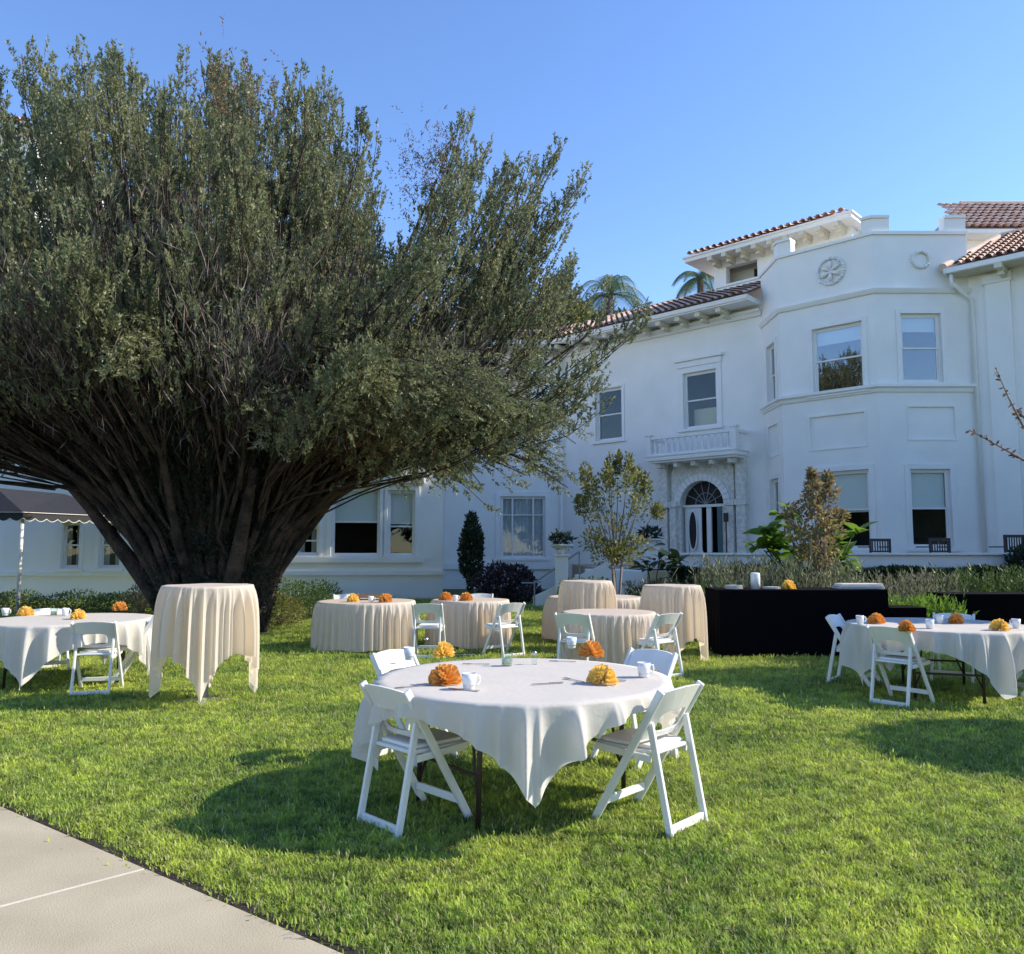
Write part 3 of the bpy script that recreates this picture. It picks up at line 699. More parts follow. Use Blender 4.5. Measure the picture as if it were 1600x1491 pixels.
m_ = MB(); m_.box(a0_, a1_, -.2, -.001, zt_w + .16, zt_w + .4); m_.build('lintel', M_trim, wing, FW)
m_ = MB(); m_.box(-.3, LW + .5, -.5, 7, ZW, ZW + .16); m_.build('eave', M_trim, wing, FW)
tiles(FW @ Vector((-.3, -.55, ZW + .18)), uW, Vector((-uW.y * math.cos(R(20)), uW.x * math.cos(R(20)), math.sin(R(20)))), lambda t: (0, LW + .8 - t), 4.0, wing, per=.3)
m_ = MB(); m_.add([(-.3, -.5, ZW + .165), (LW + .5, -.5, ZW + .165), (LW + .5, 7, ZW + .165), (-.3, 7, ZW + .165), (-.3, 3.2, ZW + 1.5), (LW - 3.2, 3.2, ZW + 1.5)], [(0,1,5,4), (2,3,4,5), (1,2,5), (3,0,4)]); m_.build('roof_deck', M_tile, wing, FW)

# entrance marquee at the far left
aw = thing('awning', 'black canvas entrance marquee with white scalloped edging at the far left', 'awning')
pc = AT(36, 808, 20.3); y0_, y1_ = 20.3, 23.2; xr = pc.x; zv = pc.z + .12; zr_ = zv + .66; xl = xr - 3.2; xm = (xr + xl) / 2
m_ = MB(); m_.quad((xr, y0_, zv), (xr + 1.25, y1_, zv), (xm + 1.0, y1_, zr_), (xm + .5, y0_ + .6, zr_)); m_.quad((xl, y0_, zv), (xr, y0_, zv), (xm + .5, y0_ + .6, zr_), (xm + .49, y0_ + .6, zr_)); m_.quad((xl, y0_, zv), (xm + .49, y0_ + .6, zr_), (xm + .49, y1_, zr_), (xl, y1_, zv)); m_.build('canopy', M_awn, aw)
def valance(p, q, n):
    p = Vector(p); q = Vector(q); mb = MB(); mt = MB(); d = (q - p) / n; o = Vector((d.y, -d.x, 0)).normalized() * .006
    for k in range(n):
        a = p + d * k; pts = [a, a + d]; N = 8; low = [a + d * (j / N) + Vector((0, 0, -.15 - .07 * math.sin(math.pi * j / N))) for j in range(N, -1, -1)]
        mb.add([a, a + d] + low, [tuple(range(N + 3))])
        for j in range(N): mt.bar(low[j] + o, low[j + 1] + o, .025, .012)
    mt.bar(p + o, q + o, .05, .014)
    v = mb.build('valance', M_awn, aw); mt.build('edging', M_trim, v)
valance((xr, y0_, zv), (xr + 1.25, y1_, zv), 10); valance((xl, y0_, zv), (xr, y0_, zv), 10)
for (x, y) in ((xr - .08, y0_ + .1), (xl + .1, y0_ + .1)):
    m_ = MB(); m_.tube([(x, y, 0), (x, y, zv)], .05, 10); m_.build('pole', M_trim, aw, smooth=True)

# ------------------------------------------------------------------ terrace, steps, urns
ter = thing('terrace', 'raised white terrace wall running in front of the tower and doorway', 'terrace')
YT = 20.0; tx0 = AT(1062, 870, YT).x; tx1 = AT(1592, 870, YT).x; zt0 = AT(1100, 864, YT).z
m_ = MB(); m_.box(tx0, tx1, YT, YT + .45, zt0 - .36, zt0 - .06); m_.build('fascia', M_trim, ter, bevel=.01)
m_ = MB(); m_.box(tx0 - .06, tx1 + .06, YT - .07, YT + .5, zt0 - .059, zt0); m_.build('coping', M_trim, ter, bevel=.012)
m_ = MB(); m_.box(tx0 + .05, tx1 - .05, YT + .06, YT + .4, 0, zt0 - .361); m_.build('retaining_wall', M_wall, ter)
m_ = MB(); m_.prism([(tx0 + .05, YT + .451), (tx1 + 3, YT + .451), (tx1 + 3, 21.5), (T3.x, 22.99), (T2.x, 22.99), (T1.x - .01, T1.y), (T0.x - .01, T0.y - .01), (A0.x + .3, A0.y - .35), (tx0 - 1.5, 27)], 0, FLOOR); m_.build('floor', M_conc, ter)
st = thing('staircase', 'white garden steps climbing right to the doorway with a thin handrail', 'stairs')
sx0 = AT(838, 940, 22.6).x; nst = 6; sy0, sy1 = 22.4, 24.4
for k in range(nst):
    m_ = MB(); m_.box(sx0 + k * .30, sx0 + (k + 1) * .30 + (.0 if k < nst - 1 else 2.2), sy0, sy1, 0 if k == 0 else 0, FLOOR * (k + 1) / nst); m_.build('step', M_wall, st, bevel=.01)
m_ = MB(); m_.add([(sx0 - .1, sy0 - .2, 0), (sx0 + 2.0, sy0 - .2, 0), (sx0 + 2.0, sy0 - .2, 1.25), (sx0 - .1, sy0 - .2, .3), (sx0 - .1, sy0 - .02, 0), (sx0 + 2.0, sy0 - .02, 0), (sx0 + 2.0, sy0 - .02, 1.25), (sx0 - .1, sy0 - .02, .3)], [(0,1,2,3),(4,7,6,5),(0,4,5,1),(1,5,6,2),(2,6,7,3),(3,7,4,0)]); m_.build('cheek_wall', M_wall, st)
h0 = AT(835, 911, 22.2); h1 = AT(905, 862, 22.2)
m_ = MB(); m_.tube([h0, h1], .025, 6); m_.build('handrail', M_grayiron, st)
for t in (0, .5, 1):
    p = h0.lerp(h1, t); m_ = MB(); m_.tube([(p.x, p.y, 0), tuple(p)], .02, 6); m_.build('post', M_grayiron, st)
m_ = MB(); m_.tube([h0, h0 - Vector((.35, 0, 0))], .022, 6); m_.build('handrail', M_grayiron, st)
def clump(center, r, n, ll, lw, rng=RNG, up=.3):
    c = np.array(center, float); d = unit(rng.normal(size=(n, 3))); rr = rng.random((n, 1)) ** .5
    P = c + d * rr * np.array(r); D = d + np.array([0, 0, up]) + rng.normal(size=(n, 3)) * .5
    return leaf_quads(P, D, ll * (.6 + .8 * rng.random(n)), lw * (.7 + .6 * rng.random(n)), rng)
def urn(px, py, Y, label):
    c = AT(px, py, Y); u_ = thing('planter_urn', label, 'planter', (c.x, c.y, 0))
    m_ = MB(); z = c.z; m_.box(-.17, .17, -.17, .17, 0, z - .32); m_.box(-.21, .21, -.21, .21, z - .319, z - .26); m_.build('pedestal', M_trim, u_, bevel=.01)
    m_ = MB(); m_.lathe([(.0, z - .259), (.10, z - .259), (.08, z - .2), (.18, z - .13), (.29, z - .04), (.33, z - .03), (.33, z), (.28, z), (.2, z - .05), (0, z - .06)], 20); m_.build('bowl', M_trim, u_, smooth=True)
    V, F = clump((0, 0, z + .12), (.3, .3, .18), 260, .16, .05); npmesh('foliage', V, F, M_leafD, u_)
urn(877, 851, 22.15, 'shallow white urn with a green plant at the top of the steps')
urn(1016, 842, 24.0, 'shallow white urn with a green plant just left of the doorway')

# ------------------------------------------------------------------ terrace chairs (dark slatted)
def patio_chair(px, py, Y, label):
    c = AT(px, py, Y); u_ = thing('patio_chair', label, 'chair', (c.x, c.y, FLOOR), R(8), 'dark chairs on the terrace')
    h = c.z - FLOOR; m_ = MB(); m_.box(-.28, .28, -.25, .25, .38, .43); m_.build('seat', M_dbrown, u_)
    for x in (-.26, .26):
        for y in (-.24, .24): m_ = MB(); m_.box(x - .02, x + .02, y - .02, y + .02, 0, .379); m_.build('leg', M_dbrown, u_)
    m_ = MB()
    for x in (-.27, .27): m_.box(x - .025, x + .025, -.27, -.23, .431, h)
    m_.box(-.244, .244, -.27, -.23, h - .07, h); m_.box(-.244, .244, -.265, -.235, .5, .54)
    for k in range(7): x = -.21 + .07 * k; m_.box(x - .012, x + .012, -.26, -.24, .54, h - .071)
    m_.build('backrest', M_dbrown, u_)
    for x in (-.30, .30): m_ = MB(); m_.box(x - .03, x + .03, -.22, .25, .62, .65); m_.build('armrest', M_dbrown, u_)
patio_chair(1366, 842, 21.3, 'dark patio chair under the lower left tower window')
patio_chair(1458, 841, 21.3, 'dark patio chair in front of the lower right tower window')
patio_chair(1573, 836, 21.0, 'dark slatted patio chair at the right end of the terrace')

# ================================================================== furniture on the lawn
def cloth(R_, h, S, rot, seed, off=(0, 0), n=17, amp=.16, flare=.07, roundL=None, rings=16, m=256, nfold=None):
    rg = np.random.default_rng(seed); th = np.arange(m) * 2 * math.pi / m
    px_, py_ = np.cos(th) * 1.0, np.sin(th) * 1.0
    if roundL is None:
        c, s = math.cos(-rot), math.sin(-rot); ox, oy = off
        L = np.zeros(m)
        for i in range(m):
            dx, dy = px_[i] * c - py_[i] * s, px_[i] * s + py_[i] * c
            ox2, oy2 = ox * c - oy * s, ox * s + oy * c
            # square with its corners on the local axes: |x|+|y| = S*sqrt2
            lo, hi = 0, 4
            for _ in range(30):
                mid = (lo + hi) / 2
                if abs(dx * mid - ox2) + abs(dy * mid - oy2) < S * math.sqrt(2): lo = mid
                else: hi = mid
            L[i] = max(.03, lo - R_)
    else: L = roundL + .02 * np.sin(th * 3 + seed) + .015 * np.sin(7 * th)
    L = np.minimum(L, h - .012)
    ph = np.zeros(m); 
    wob = sum(rg.normal() * .5 * np.sin(k * th + rg.random() * 6.3) for k in (1, 2, 3, 4))
    r1_ = 1 - np.abs(np.sin(.5 * n * th + wob * 1.1)); r2_ = 1 - np.abs(np.sin((.5 * n + 3.5) * th + 1.3 + wob * 1.7)); env = .45 + .55 * np.clip(.5 + .6 * np.sin(3 * th + seed) + .4 * np.sin(5 * th + 2 * seed), 0, 1)
    rip = (r1_ ** 1.7 * 1.0 + r2_ ** 2.2 * .5) * env
    V = []; F = []
    # top: centre + rings with faint crease lines
    tops = [0, .25, .5, .75, .93, 1.0]
    V.append((0, 0, h + .004)); base = 1
    for q in tops[1:]:
        for i in range(m):
            r_ = (R_ + .006) * q
            z = h + .004 + (.0025 * math.sin(th[i] * 5 + 3 * q + seed) * q if q < .95 else -.003)
            V.append((r_ * px_[i], r_ * py_[i], z))
    for i in range(m): F.append((0, base + i, base + (i + 1) % m))
    nt_ = len(tops) - 1
    for k in range(nt_ - 1):
        for i in range(m): F.append((base + k*m + i, base + (k+1)*m + i, base + (k+1)*m + (i+1) % m, base + k*m + (i+1) % m))
    last = base + (nt_ - 1) * m
    for k in range(1, rings + 1):
        t = (k / rings) ** 1.15; st0 = len(V); Lmax = max(L)
        for i in range(m):
            d = L[i] * t; a = amp * (1 - math.exp(-d * 6.5))
            r_ = R_ + .008 + d * flare * .5 - a * .25 * (1 - rip[i]) * min(1, d * 4) + a * rip[i] * .75
            z = h - .003 - d * (.985 if d > .03 else 1)
            V.append((r_ * px_[i], r_ * py_[i], max(z, .012)))
        for i in range(m): F.append((last + i, st0 + i, st0 + (i+1) % m, last + (i+1) % m))
        last = st0
    mb = MB(); mb.v = V; mb.f = F
    return mb
def table(x, y, R_, h, label, group, legs=True, rz=0):
    t = thing('round_table', label, 'table', (x, y, 0), rz, group)
    m_ = MB(); m_.lathe([(0, h - .022), (R_ - .01, h - .022), (R_, h - .012), (R_, h - .003), (R_ - .008, h), (0, h)], 48); m_.build('tabletop', M_wood, t)
    if legs == 'pedestal':
        m_ = MB(); m_.tube([(0, 0, .03), (0, 0, h - .023)], .035, 12); m_.build('pedestal', M_grayiron, t, smooth=True)
        for k in range(4):
            a = math.pi / 2 * k + .3; m_ = MB(); m_.bar((.03 * math.cos(a), .03 * math.sin(a), .05), (.3 * math.cos(a), .3 * math.sin(a), .018), .05, .02); m_.build('foot', M_grayiron, t)
    else:
        for sx in (-1, 1):
            for sy in (-1, 1):
                a = (sx * R_ * .60, sy * R_ * .34); m_ = MB()
                m_.tube([(a[0], a[1], h - .03), (a[0] * 1.04, a[1], .0)], .016, 8); m_.tube([(a[0], a[1] * .72, h - .03), (a[0] * 1.0, a[1] * .8, .30), (a[0] * 1.03, a[1], .16)], .010, 6); m_.build('leg', M_iron, t, smooth=True)
            m_ = MB(); m_.tube([(sx * R_ * .615, -R_ * .34, .3), (sx * R_ * .615, R_ * .34, .3)], .011, 6); m_.build('crossbar', M_iron, t); m_ = MB(); m_.tube([(sx * R_ * .6, 0, h - .1), (sx * R_ * .15, 0, h - .03)], .010, 6); m_.build('brace', M_iron, t)
    return t
def add_cloth(x, y, label, cat_group, mt, **kw):
    c = cloth(**kw).build("tablecloth", mt, smooth=True); c.location = (x, y, 0)
    tag(c, label, 'tablecloth', cat_group); return c

def make_chair(label):
    t = thing('folding_chair', label, 'chair', group='white folding chairs around the tables')
    top = Vector((0, -.26, .785)); ft = Vector((0, .21, 0)); dv = (top - ft)
    for sx in (-1, 1):
        m_ = MB(); X = sx * .212
        m_.bar((X, ft.y, 0), (X, top.y, top.z), .026, .046); m_.build('side_rail', M_plastic, t, bevel=.007)
        m_ = MB(); X2 = sx * .183
        m_.bar((X2, -.285, 0), (X2, -.165, .60), .024, .040); m_.build('rear_leg', M_plastic, t, bevel=.006)
        m_ = MB(); m_.bar((sx * .188, -.17, .405), (sx * .188, .20, .425), .02, .04); m_.build('seat_bracket', M_plastic, t, bevel=.004)
    # backrest with rounded opening, curved
    def yz(z): return ft.y + dv.y * (z / dv.z)
    def bend(x): return -.035 * (1 - (x / .2) ** 2)
    m_ = MB(); hw, z0, z1 = .195, .50, .775; ox, oz0, oz1 = .125, .535, .655
    outer = []; inner = []; N = 36
    for k in range(N):
        a = 2 * math.pi * k / N; c_, s_ = math.cos(a), math.sin(a); e = .35
        ex = math.copysign(abs(c_) ** e, c_); ez = math.copysign(abs(s_) ** e, s_); sc = 1 / max(abs(ex), abs(ez))
        e2 = .5; ix = math.copysign(abs(c_) ** e2, c_); iz = math.copysign(abs(s_) ** e2, s_)
        outer.append((hw * ex * sc, (z0 + z1) / 2 + (z1 - z0) / 2 * ez * sc)); inner.append((ox * ix, (oz0 + oz1) / 2 + (oz1 - oz0) / 2 * iz))
    vs = []
    for dy in (-.011, .011):
        for (x, z) in outer + inner: vs.append((x, yz(z) + bend(x) + dy, z + (.018 * (1 - (x / hw) ** 2) if z > .7 else 0)))
    fs = []
    for k in range(N):
        k2 = (k + 1) % N
        fs += [(k, k2, N + k2, N + k), (2*N + k, 3*N + k, 3*N + k2, 2*N + k2), (k, 2*N + k, 2*N + k2, k2), (N + k, N + k2, 3*N + k2, 3*N + k)]
    m_.add(vs, fs); m_.build('backrest', M_plastic, t, bevel=.004)
    m_ = MB(); m_.bar((-.171, -.275, .045), (.171, -.275, .045), .022, .045); m_.build('rear_crossbar', M_plastic, t, bevel=.005)
    m_ = MB(); m_.bar((-.199, .135, .13), (.199, .135, .13), .02, .045); m_.build('front_crossbar', M_plastic, t, bevel=.005)
    m_ = MB(); m_.prism([(-.172, -.19), (.172, -.19), (.176, .06), (.178, .20), (.15, .235), (-.15, .235), (-.178, .20), (-.176, .06)], .425, .447)
    s_ = m_.build('seat', M_plastic, t, bevel=.008)
    m_ = MB(); m_.prism([(-.155, -.165), (.155, -.165), (.160, .17), (.14, .21), (-.14, .21), (-.160, .17)], .4475, .470); m_.build('cushion', M_cush, s_, bevel=.010)
    return t
CHAIR = [None]
def chair(x, y, tx, ty, label, twist=0, grp='white folding chairs around the tables'):
    """x,y: the middle between the rear feet; faces (tx,ty)"""
    d = Vector((tx - x, ty - y)).normalized(); rz = math.atan2(d.y, d.x) - math.pi / 2 + R(twist)
    f = Vector((-math.sin(rz), math.cos(rz))); loc = (x + f.x * .27, y + f.y * .27, .0)
    if CHAIR[0] is None:
        c = make_chair(label); CHAIR[0] = c; c.location = loc; c.rotation_euler = (0, 0, rz); c['group'] = grp
        return c
    return dup(CHAIR[0], loc, rz, label, grp)

# napkins ------------------------------------------------------------
def napkin_mesh(m, tall=1.0, seed=0):
    mb = MB(); rg = random.Random(seed)
    for layer, (rz, tilt, r_) in enumerate(((0, 0, .095), (.55, .22, .088), (-.6, -.2, .086), (1.35, .30, .074), (-1.4, -.28, .072))):
        N = 20; top = []; vs = []
        for k in range(N + 1):
            a = math.pi * (-.06 + 1.12 * k / N); wv = .011 * (1 if k % 2 else -1); rr = r_ * (1 + rg.uniform(-.07, .07))
            for q, wv_ in ((.12, wv * .15), (.6, wv * .7), (1.0, wv)):
                x, z, y = rr * q * math.cos(a), max(.004, (rr * q * math.sin(a)) * 1.28 * tall + .012), wv_
                y += tilt * z
                c_, s_ = math.cos(rz), math.sin(rz); vs.append((x * c_ - y * s_, x * s_ + y * c_, z))
        fs = [(3*k + j, 3*(k+1) + j, 3*(k+1) + j + 1, 3*k + j + 1) for k in range(N) for j in range(2)]
        mb.add(vs, fs)
    me = mb.build('napkin', m); 
    return me
NAP = {}
def napkin(pos, m, label, rz=0, grp='fan folded napkins', sc=1.0):
    key = (m.name, random.choice((0, 1)))
    if key not in NAP:
        o = napkin_mesh(m, 1.0 + .08 * key[1], key[1] + 3); NAP[key] = o
        sm = o.modifiers.new('thick', 'SOLIDIFY'); sm.thickness = .0018
    else:
        o = NAP[key].copy(); COL.objects.link(o)
    o.location = pos; o.rotation_euler = (0, 0, rz); o.scale = (sc * 1.08, sc * 1.08, sc * .84)
    return tag(o, label, 'napkin', grp)
MUG = {}
def cup(pos, label, rz=0, grp='white cups on the tables'):
    if 'm' not in MUG:
        t = thing('cup', label, 'cup', pos, rz, grp)
        m_ = MB(); m_.lathe([(0, 0), (.030, 0), (.033, .006), (.040, .05), (.043, .09), (.040, .09), (.036, .02), (0, .012)], 24); m_.build('body', M_china, t, smooth=True)
        m_ = MB(); m_.tube([(.038, 0, .075), (.062, 0, .072), (.066, 0, .045), (.055, 0, .025), (.036, 0, .024)], .0055, 6); m_.build('handle', M_china, t, smooth=True)
        MUG['m'] = t; return t
    return dup(MUG['m'], pos, rz, label, grp)
CUT = {}
def cutlery(kind, pos, rz, label, grp='cutlery on the main table'):
    if kind not in CUT:
        mb = MB()
        if kind == 'knife': mb.prism([(-.009, 0), (.009, 0), (.008, .09), (-.008, .09)], 0, .005); mb.prism([(-.006, .0905), (.010, .0905), (.010, .19), (.002, .205), (-.006, .19)], .001, .003)
        else:
            mb.prism([(-.008, 0), (.008, 0), (.004, .12), (-.004, .12)], 0, .003); mb.prism([(-.005, .1205), (.005, .1205), (.012, .145), (-.012, .145)], .0, .004)
            for k in range(4): mb.box(-.012 + .0066 * k, -.0088 + .0066 * k, .1455, .19, .001, .004)
        CUT[kind] = mb.build(kind, M_steel); o = CUT[kind]
    else: o = CUT[kind].copy(); COL.objects.link(o)
    o.location = pos; o.rotation_euler = (0, 0, rz)
    return tag(o, label, kind, grp)
ZT = .757
def tp(px, py, z=ZT): 
    p = G(px, py, z); return (p.x, p.y, z)
def votive(px, py, label, z=ZT):
    t = thing('candle_glass', label, 'candle', tp(px, py, z))
    m_ = MB(); m_.lathe([(0, 0), (.036, 0), (.042, .09), (.039, .09), (.033, .008), (0, .008)], 24); m_.build('glass', M_cup, t, smooth=True)
    m_ = MB(); m_.lathe([(0, .009), (.031, .009), (.034, .05), (0, .052)], 20); m_.build('candle', M_wax, t, smooth=True)
def shaker(px, py, label, z=ZT):
    t = thing('salt_shaker', label, 'shaker', tp(px, py, z))
    m_ = MB(); m_.lathe([(0, 0), (.019, 0), (.016, .065), (0, .065)], 16); m_.build('body', M_cup, t, smooth=True)
    m_ = MB(); m_.lathe([(0, .066), (.017, .066), (.017, .08), (.010, .09), (0, .092)], 16); m_.build('cap', M_steel, t, smooth=True)

# --- main table
MX, MY, MR = .07, 5.22, .915
gT = 'round folding tables'; gC = 'ivory square cloths on the round tables'
table(MX, MY, MR, .75, 'large round folding table nearest the camera with dark metal legs', gT, rz=R(38))
add_cloth(MX, MY, 'ivory square cloth on the nearest table, its corner hanging low at the front', gC, M_cloth, R_=MR, h=.75, S=1.03, rot=R(-86), seed=11, off=(-.03, .03), n=24, amp=.15, flare=.04, rings=18, m=640)
chair(-.73, 4.66, .10, 5.12, 'white folding chair at the front left of the nearest table', 15)
chair(.965, 4.66, .16, 5.12, 'white folding chair at the front right of the nearest table', -13)
chair(-.93, 6.30, MX, MY, 'white folding chair behind the nearest table, left, mostly hidden by it', 14)
chair(1.09, 6.32, MX, MY, 'white folding chair behind the nearest table, right, only its backrest showing', -6)
for px_, py_, mm, lb, r_ in ((696, 1069, M_orange, 'orange fan folded napkin at the front left of the nearest table', .2), (693, 1026, M_yellow, 'golden napkin at the back left of the nearest table', 1.2),
                             (924, 1026, M_orange, 'orange napkin at the back right of the nearest table', -.5), (941, 1068, M_yellow, 'golden napkin at the front right of the nearest table', 2.4)):
    napkin(tp(px_, py_), mm, lb, r_)
cup(tp(733, 1077), 'white cup beside the front left orange napkin of the nearest table', .4)
cup(tp(639, 1031), 'white cup at the back left edge of the nearest table', 2.0)
cup(tp(1006, 1058), 'white cup at the right edge of the nearest table', .2)
cup(tp(893, 1013), 'white cup at the back right of the nearest table', 1.2)
votive(792, 1040, 'small glass candle holder at the centre of the nearest table'); shaker(835, 1038, 'small glass shaker right of the candle at the centre of the nearest table')
shaker(666, 1014, 'small glass shaker at the back left of the nearest table')
for k, (px_, py_, kd, r_, lb) in enumerate(((662, 1071, 'fork', 2.2, 'fork left of the front left orange napkin'), (748, 1080, 'knife', 1.1, 'knife in front of the cup at the front left'), (880, 1067, 'knife', 1.9, 'knife lying at the front centre right of the table'),
                              (912, 1066, 'fork', .6, 'fork left of the front right golden napkin'), (978, 1064, 'knife', 1.3, 'knife between the golden napkin and the right cup'), (640, 1040, 'fork', 1.0, 'fork near the back left cup'),
                              (742, 1023, 'knife', 1.7, 'knife right of the back left golden napkin'), (765, 1038, 'fork', 1.5, 'fork left of the candle glass'), (900, 1034, 'fork', 1.4, 'fork in front of the back right orange napkin'))):
    cutlery(kd, tp(px_, py_, ZT + .001), r_, lb)

# --- left table
LX, LY = AT(112, 900, 9.6).x, 9.6
table(LX, LY, .915, .75, 'round table at the left edge in front of the dark marquee', gT, rz=R(20))
add_cloth(LX, LY, 'ivory square cloth on the left table, pointed corner hanging at the front left', gC, M_cloth, R_=.915, h=.75, S=1.12, rot=R(-88), seed=23, n=26, amp=.14, flare=.03, m=512)
chair(-4.47, 8.78, LX + .25, LY, 'white folding chair in front of the left table, seen from behind', -16)
chair(-4.18, 9.75, LX, LY, 'white folding chair between the left table and the tall cream table', 4)
chair(-6.1, 10.75, LX, LY, 'white folding chair on the far side of the left table')
for px_, py_, mm, lb, r_ in ((40, 962, M_yellow, 'golden napkin leftmost on the left table', .2), (122, 967, M_yellow, 'golden napkin at the middle of the left table', 1.5), (187, 954, M_orange, 'orange napkin at the right of the left table', .8)):
    napkin(tp(px_, py_), mm, lb, r_)
votive(84, 962, 'glass candle holder on the left table'); cup(tp(102, 962), 'white cup right of the candle on the left table'); cup(tp(8, 962), 'white cup at the left edge of the photo on the left table')
# --- right table
RX, RY = AT(1462, 900, 8.9).x, 8.9
table(RX, RY, .915, .75, 'round table in tree shade at the right edge', gT, rz=R(70))
add_cloth(RX, RY, 'shaded ivory square cloth on the right table, corner hanging low at the front', gC, M_cloth, R_=.915, h=.75, S=1.10, rot=R(-82), seed=31, n=24, amp=.14, flare=.03, m=512)
chair(3.78, 9.72, RX - .1, RY + .1, 'white folding chair at the back left of the right table, before the black bar', 6)
chair(3.74, 8.22, RX, RY, 'white folding chair at the front left of the right table')
chair(5.35, 9.95, RX, RY, 'white folding chair at the far side of the right table, mostly under the cloth')
chair(5.80, 8.85, RX, RY, 'white folding chair at the right edge of the photo')
for px_, py_, mm, lb, r_ in ((1370, 974, M_orange, 'orange napkin at the back left of the right table', .2), (1417, 987, M_orange, 'bright orange napkin at the front left of the right table', 1.5), (1494, 974, M_orange, 'shaded orange napkin at the back of the right table', .8), (1562, 985, M_yellow, 'golden napkin at the right end of the right table', 1.8)):
    napkin(tp(px_, py_), mm, lb, r_)
cup(tp(1344, 975), 'white cup at the left edge of the right table'); cup(tp(1453, 982), 'white cup at the middle of the right table', 1); cup(tp(1468, 974), 'white cup at the back middle of the right table', 2); cup(tp(1588, 981), 'white cup at the right end of the right table', 2)
# --- tables in the middle distance
gD = 'cream cloths on the far tables'
def far_table(px, Y, R_, lb, lbc, seed, m=M_cream):
    x = AT(px, 900, Y).x
    table(x, Y, R_, .75, lb, gT); add_cloth(x, Y, lbc, gD, m, R_=R_, h=.75, S=1, rot=0, seed=seed, n=36, amp=.11, flare=.01, roundL=.715, m=512)
    return x
x4 = far_table(573, 13.0, .76, 'round table left of the row of far tables, near the big trunk', 'cream floor length cloth on the far table nearest the big trunk', 41)
x5 = far_table(735, 13.3, .62, 'round table in the middle of the far row, under the box window', 'cream floor length cloth on the far table in the middle', 42)
x7 = far_table(929, 14.2, .80, 'round table behind the two tall cream tables', 'cream cloth on the round table standing behind the two tall ones', 43)
x6 = far_table(950, 10.7, .60, 'round table right behind the nearest table', 'cream floor length cloth on the table right behind the nearest one', 44)
for px_, Y_, mm, lb in ((552, 12.7, M_yellow, 'golden napkin left on the far table near the trunk'), (603, 12.6, M_orange, 'orange napkin right on the far table near the trunk'), (650, 13.1, M_orange, 'orange napkin between the two far left tables'), (728, 13.0, M_orange, 'orange napkin on the far middle table')):
    if px_ == 650: px_ = 697
    napkin((AT(px_, 900, Y_).x, Y_, ZT), mm, lb, random.random() * 3, sc=1.15)
cup((AT(580, 900, 12.6).x, 12.6, ZT), 'white cup on the far table near the trunk'); cup((AT(712, 900, 12.9).x, 12.9, ZT), 'white cup on the far middle table')
chair(-1.22, 11.75, x5 - .1, 13.0, 'white folding chair between two far left tables, seen from behind', 16)
chair(.02, 11.9, x5, 13.3, 'white folding chair right of the far middle table, turned left', 10)
chair(-.55, 14.45, x5, 13.3, 'white folding chair behind the far middle table, only its top showing')
chair(.72, 9.95, x6, 10.6, 'white folding chair left of the cream table behind the nearest one', 16)
chair(1.92, 9.95, x6, 10.7, 'white folding chair right of the cream table behind the nearest one', -4)
chair(-2.9, 14.3, x4, 13.0, 'white folding chair at the left back of the far table near the trunk')
# tray on the far table near the trunk
tr = MB(); tr.box(-.3, .3, -.16, .16, .04, .055); tr.box(-.3, .3, .145, .16, .056, .08); tr.box(-.3, .3, -.16, -.145, .056, .08); tr.box(-.25, -.22, -.1, .1, 0, .039); tr.box(.22, .25, -.1, .1, 0, .039)
o = tr.build('tray', M_wood); o.location = (AT(582, 900, 13.3).x, 13.3, ZT); tag(o, 'wooden tray on the far table near the trunk', 'tray')

# --- tall cocktail tables
gK = 'tall cocktail tables'; gKC = 'cream cloths on the tall tables'
def cocktail(px, Y, R_, h, S, rot, seed, lb, lbc, m=M_cream, n=22, amp=.11):
    x = AT(px, 900, Y).x; table(x, Y, R_, h, lb, gK, legs='pedestal')
    add_cloth(x, Y, lbc, gKC, m, R_=R_, h=h, S=S, rot=rot, seed=seed, n=n, amp=amp, flare=.02, rings=26, m=512)
cocktail(326, 8.45, .44, 1.19, 1.115, R(-75), 52, 'tall cocktail table nearest the camera, in front of the big trunk', 'cream cloth with long hanging corners on the tall table before the trunk', n=24, amp=.13)
cocktail(916, 12.6, .38, 1.08, 1.06, R(-92), 53, 'tall cocktail table left of the pair behind the nearest table', 'warm cream cloth on the left tall table of the far pair')
cocktail(1049, 11.5, .39, 1.06, 1.10, R(-100), 54, 'tall cocktail table right of the pair, beside the black bar', 'shaded cream cloth on the tall table beside the black bar')

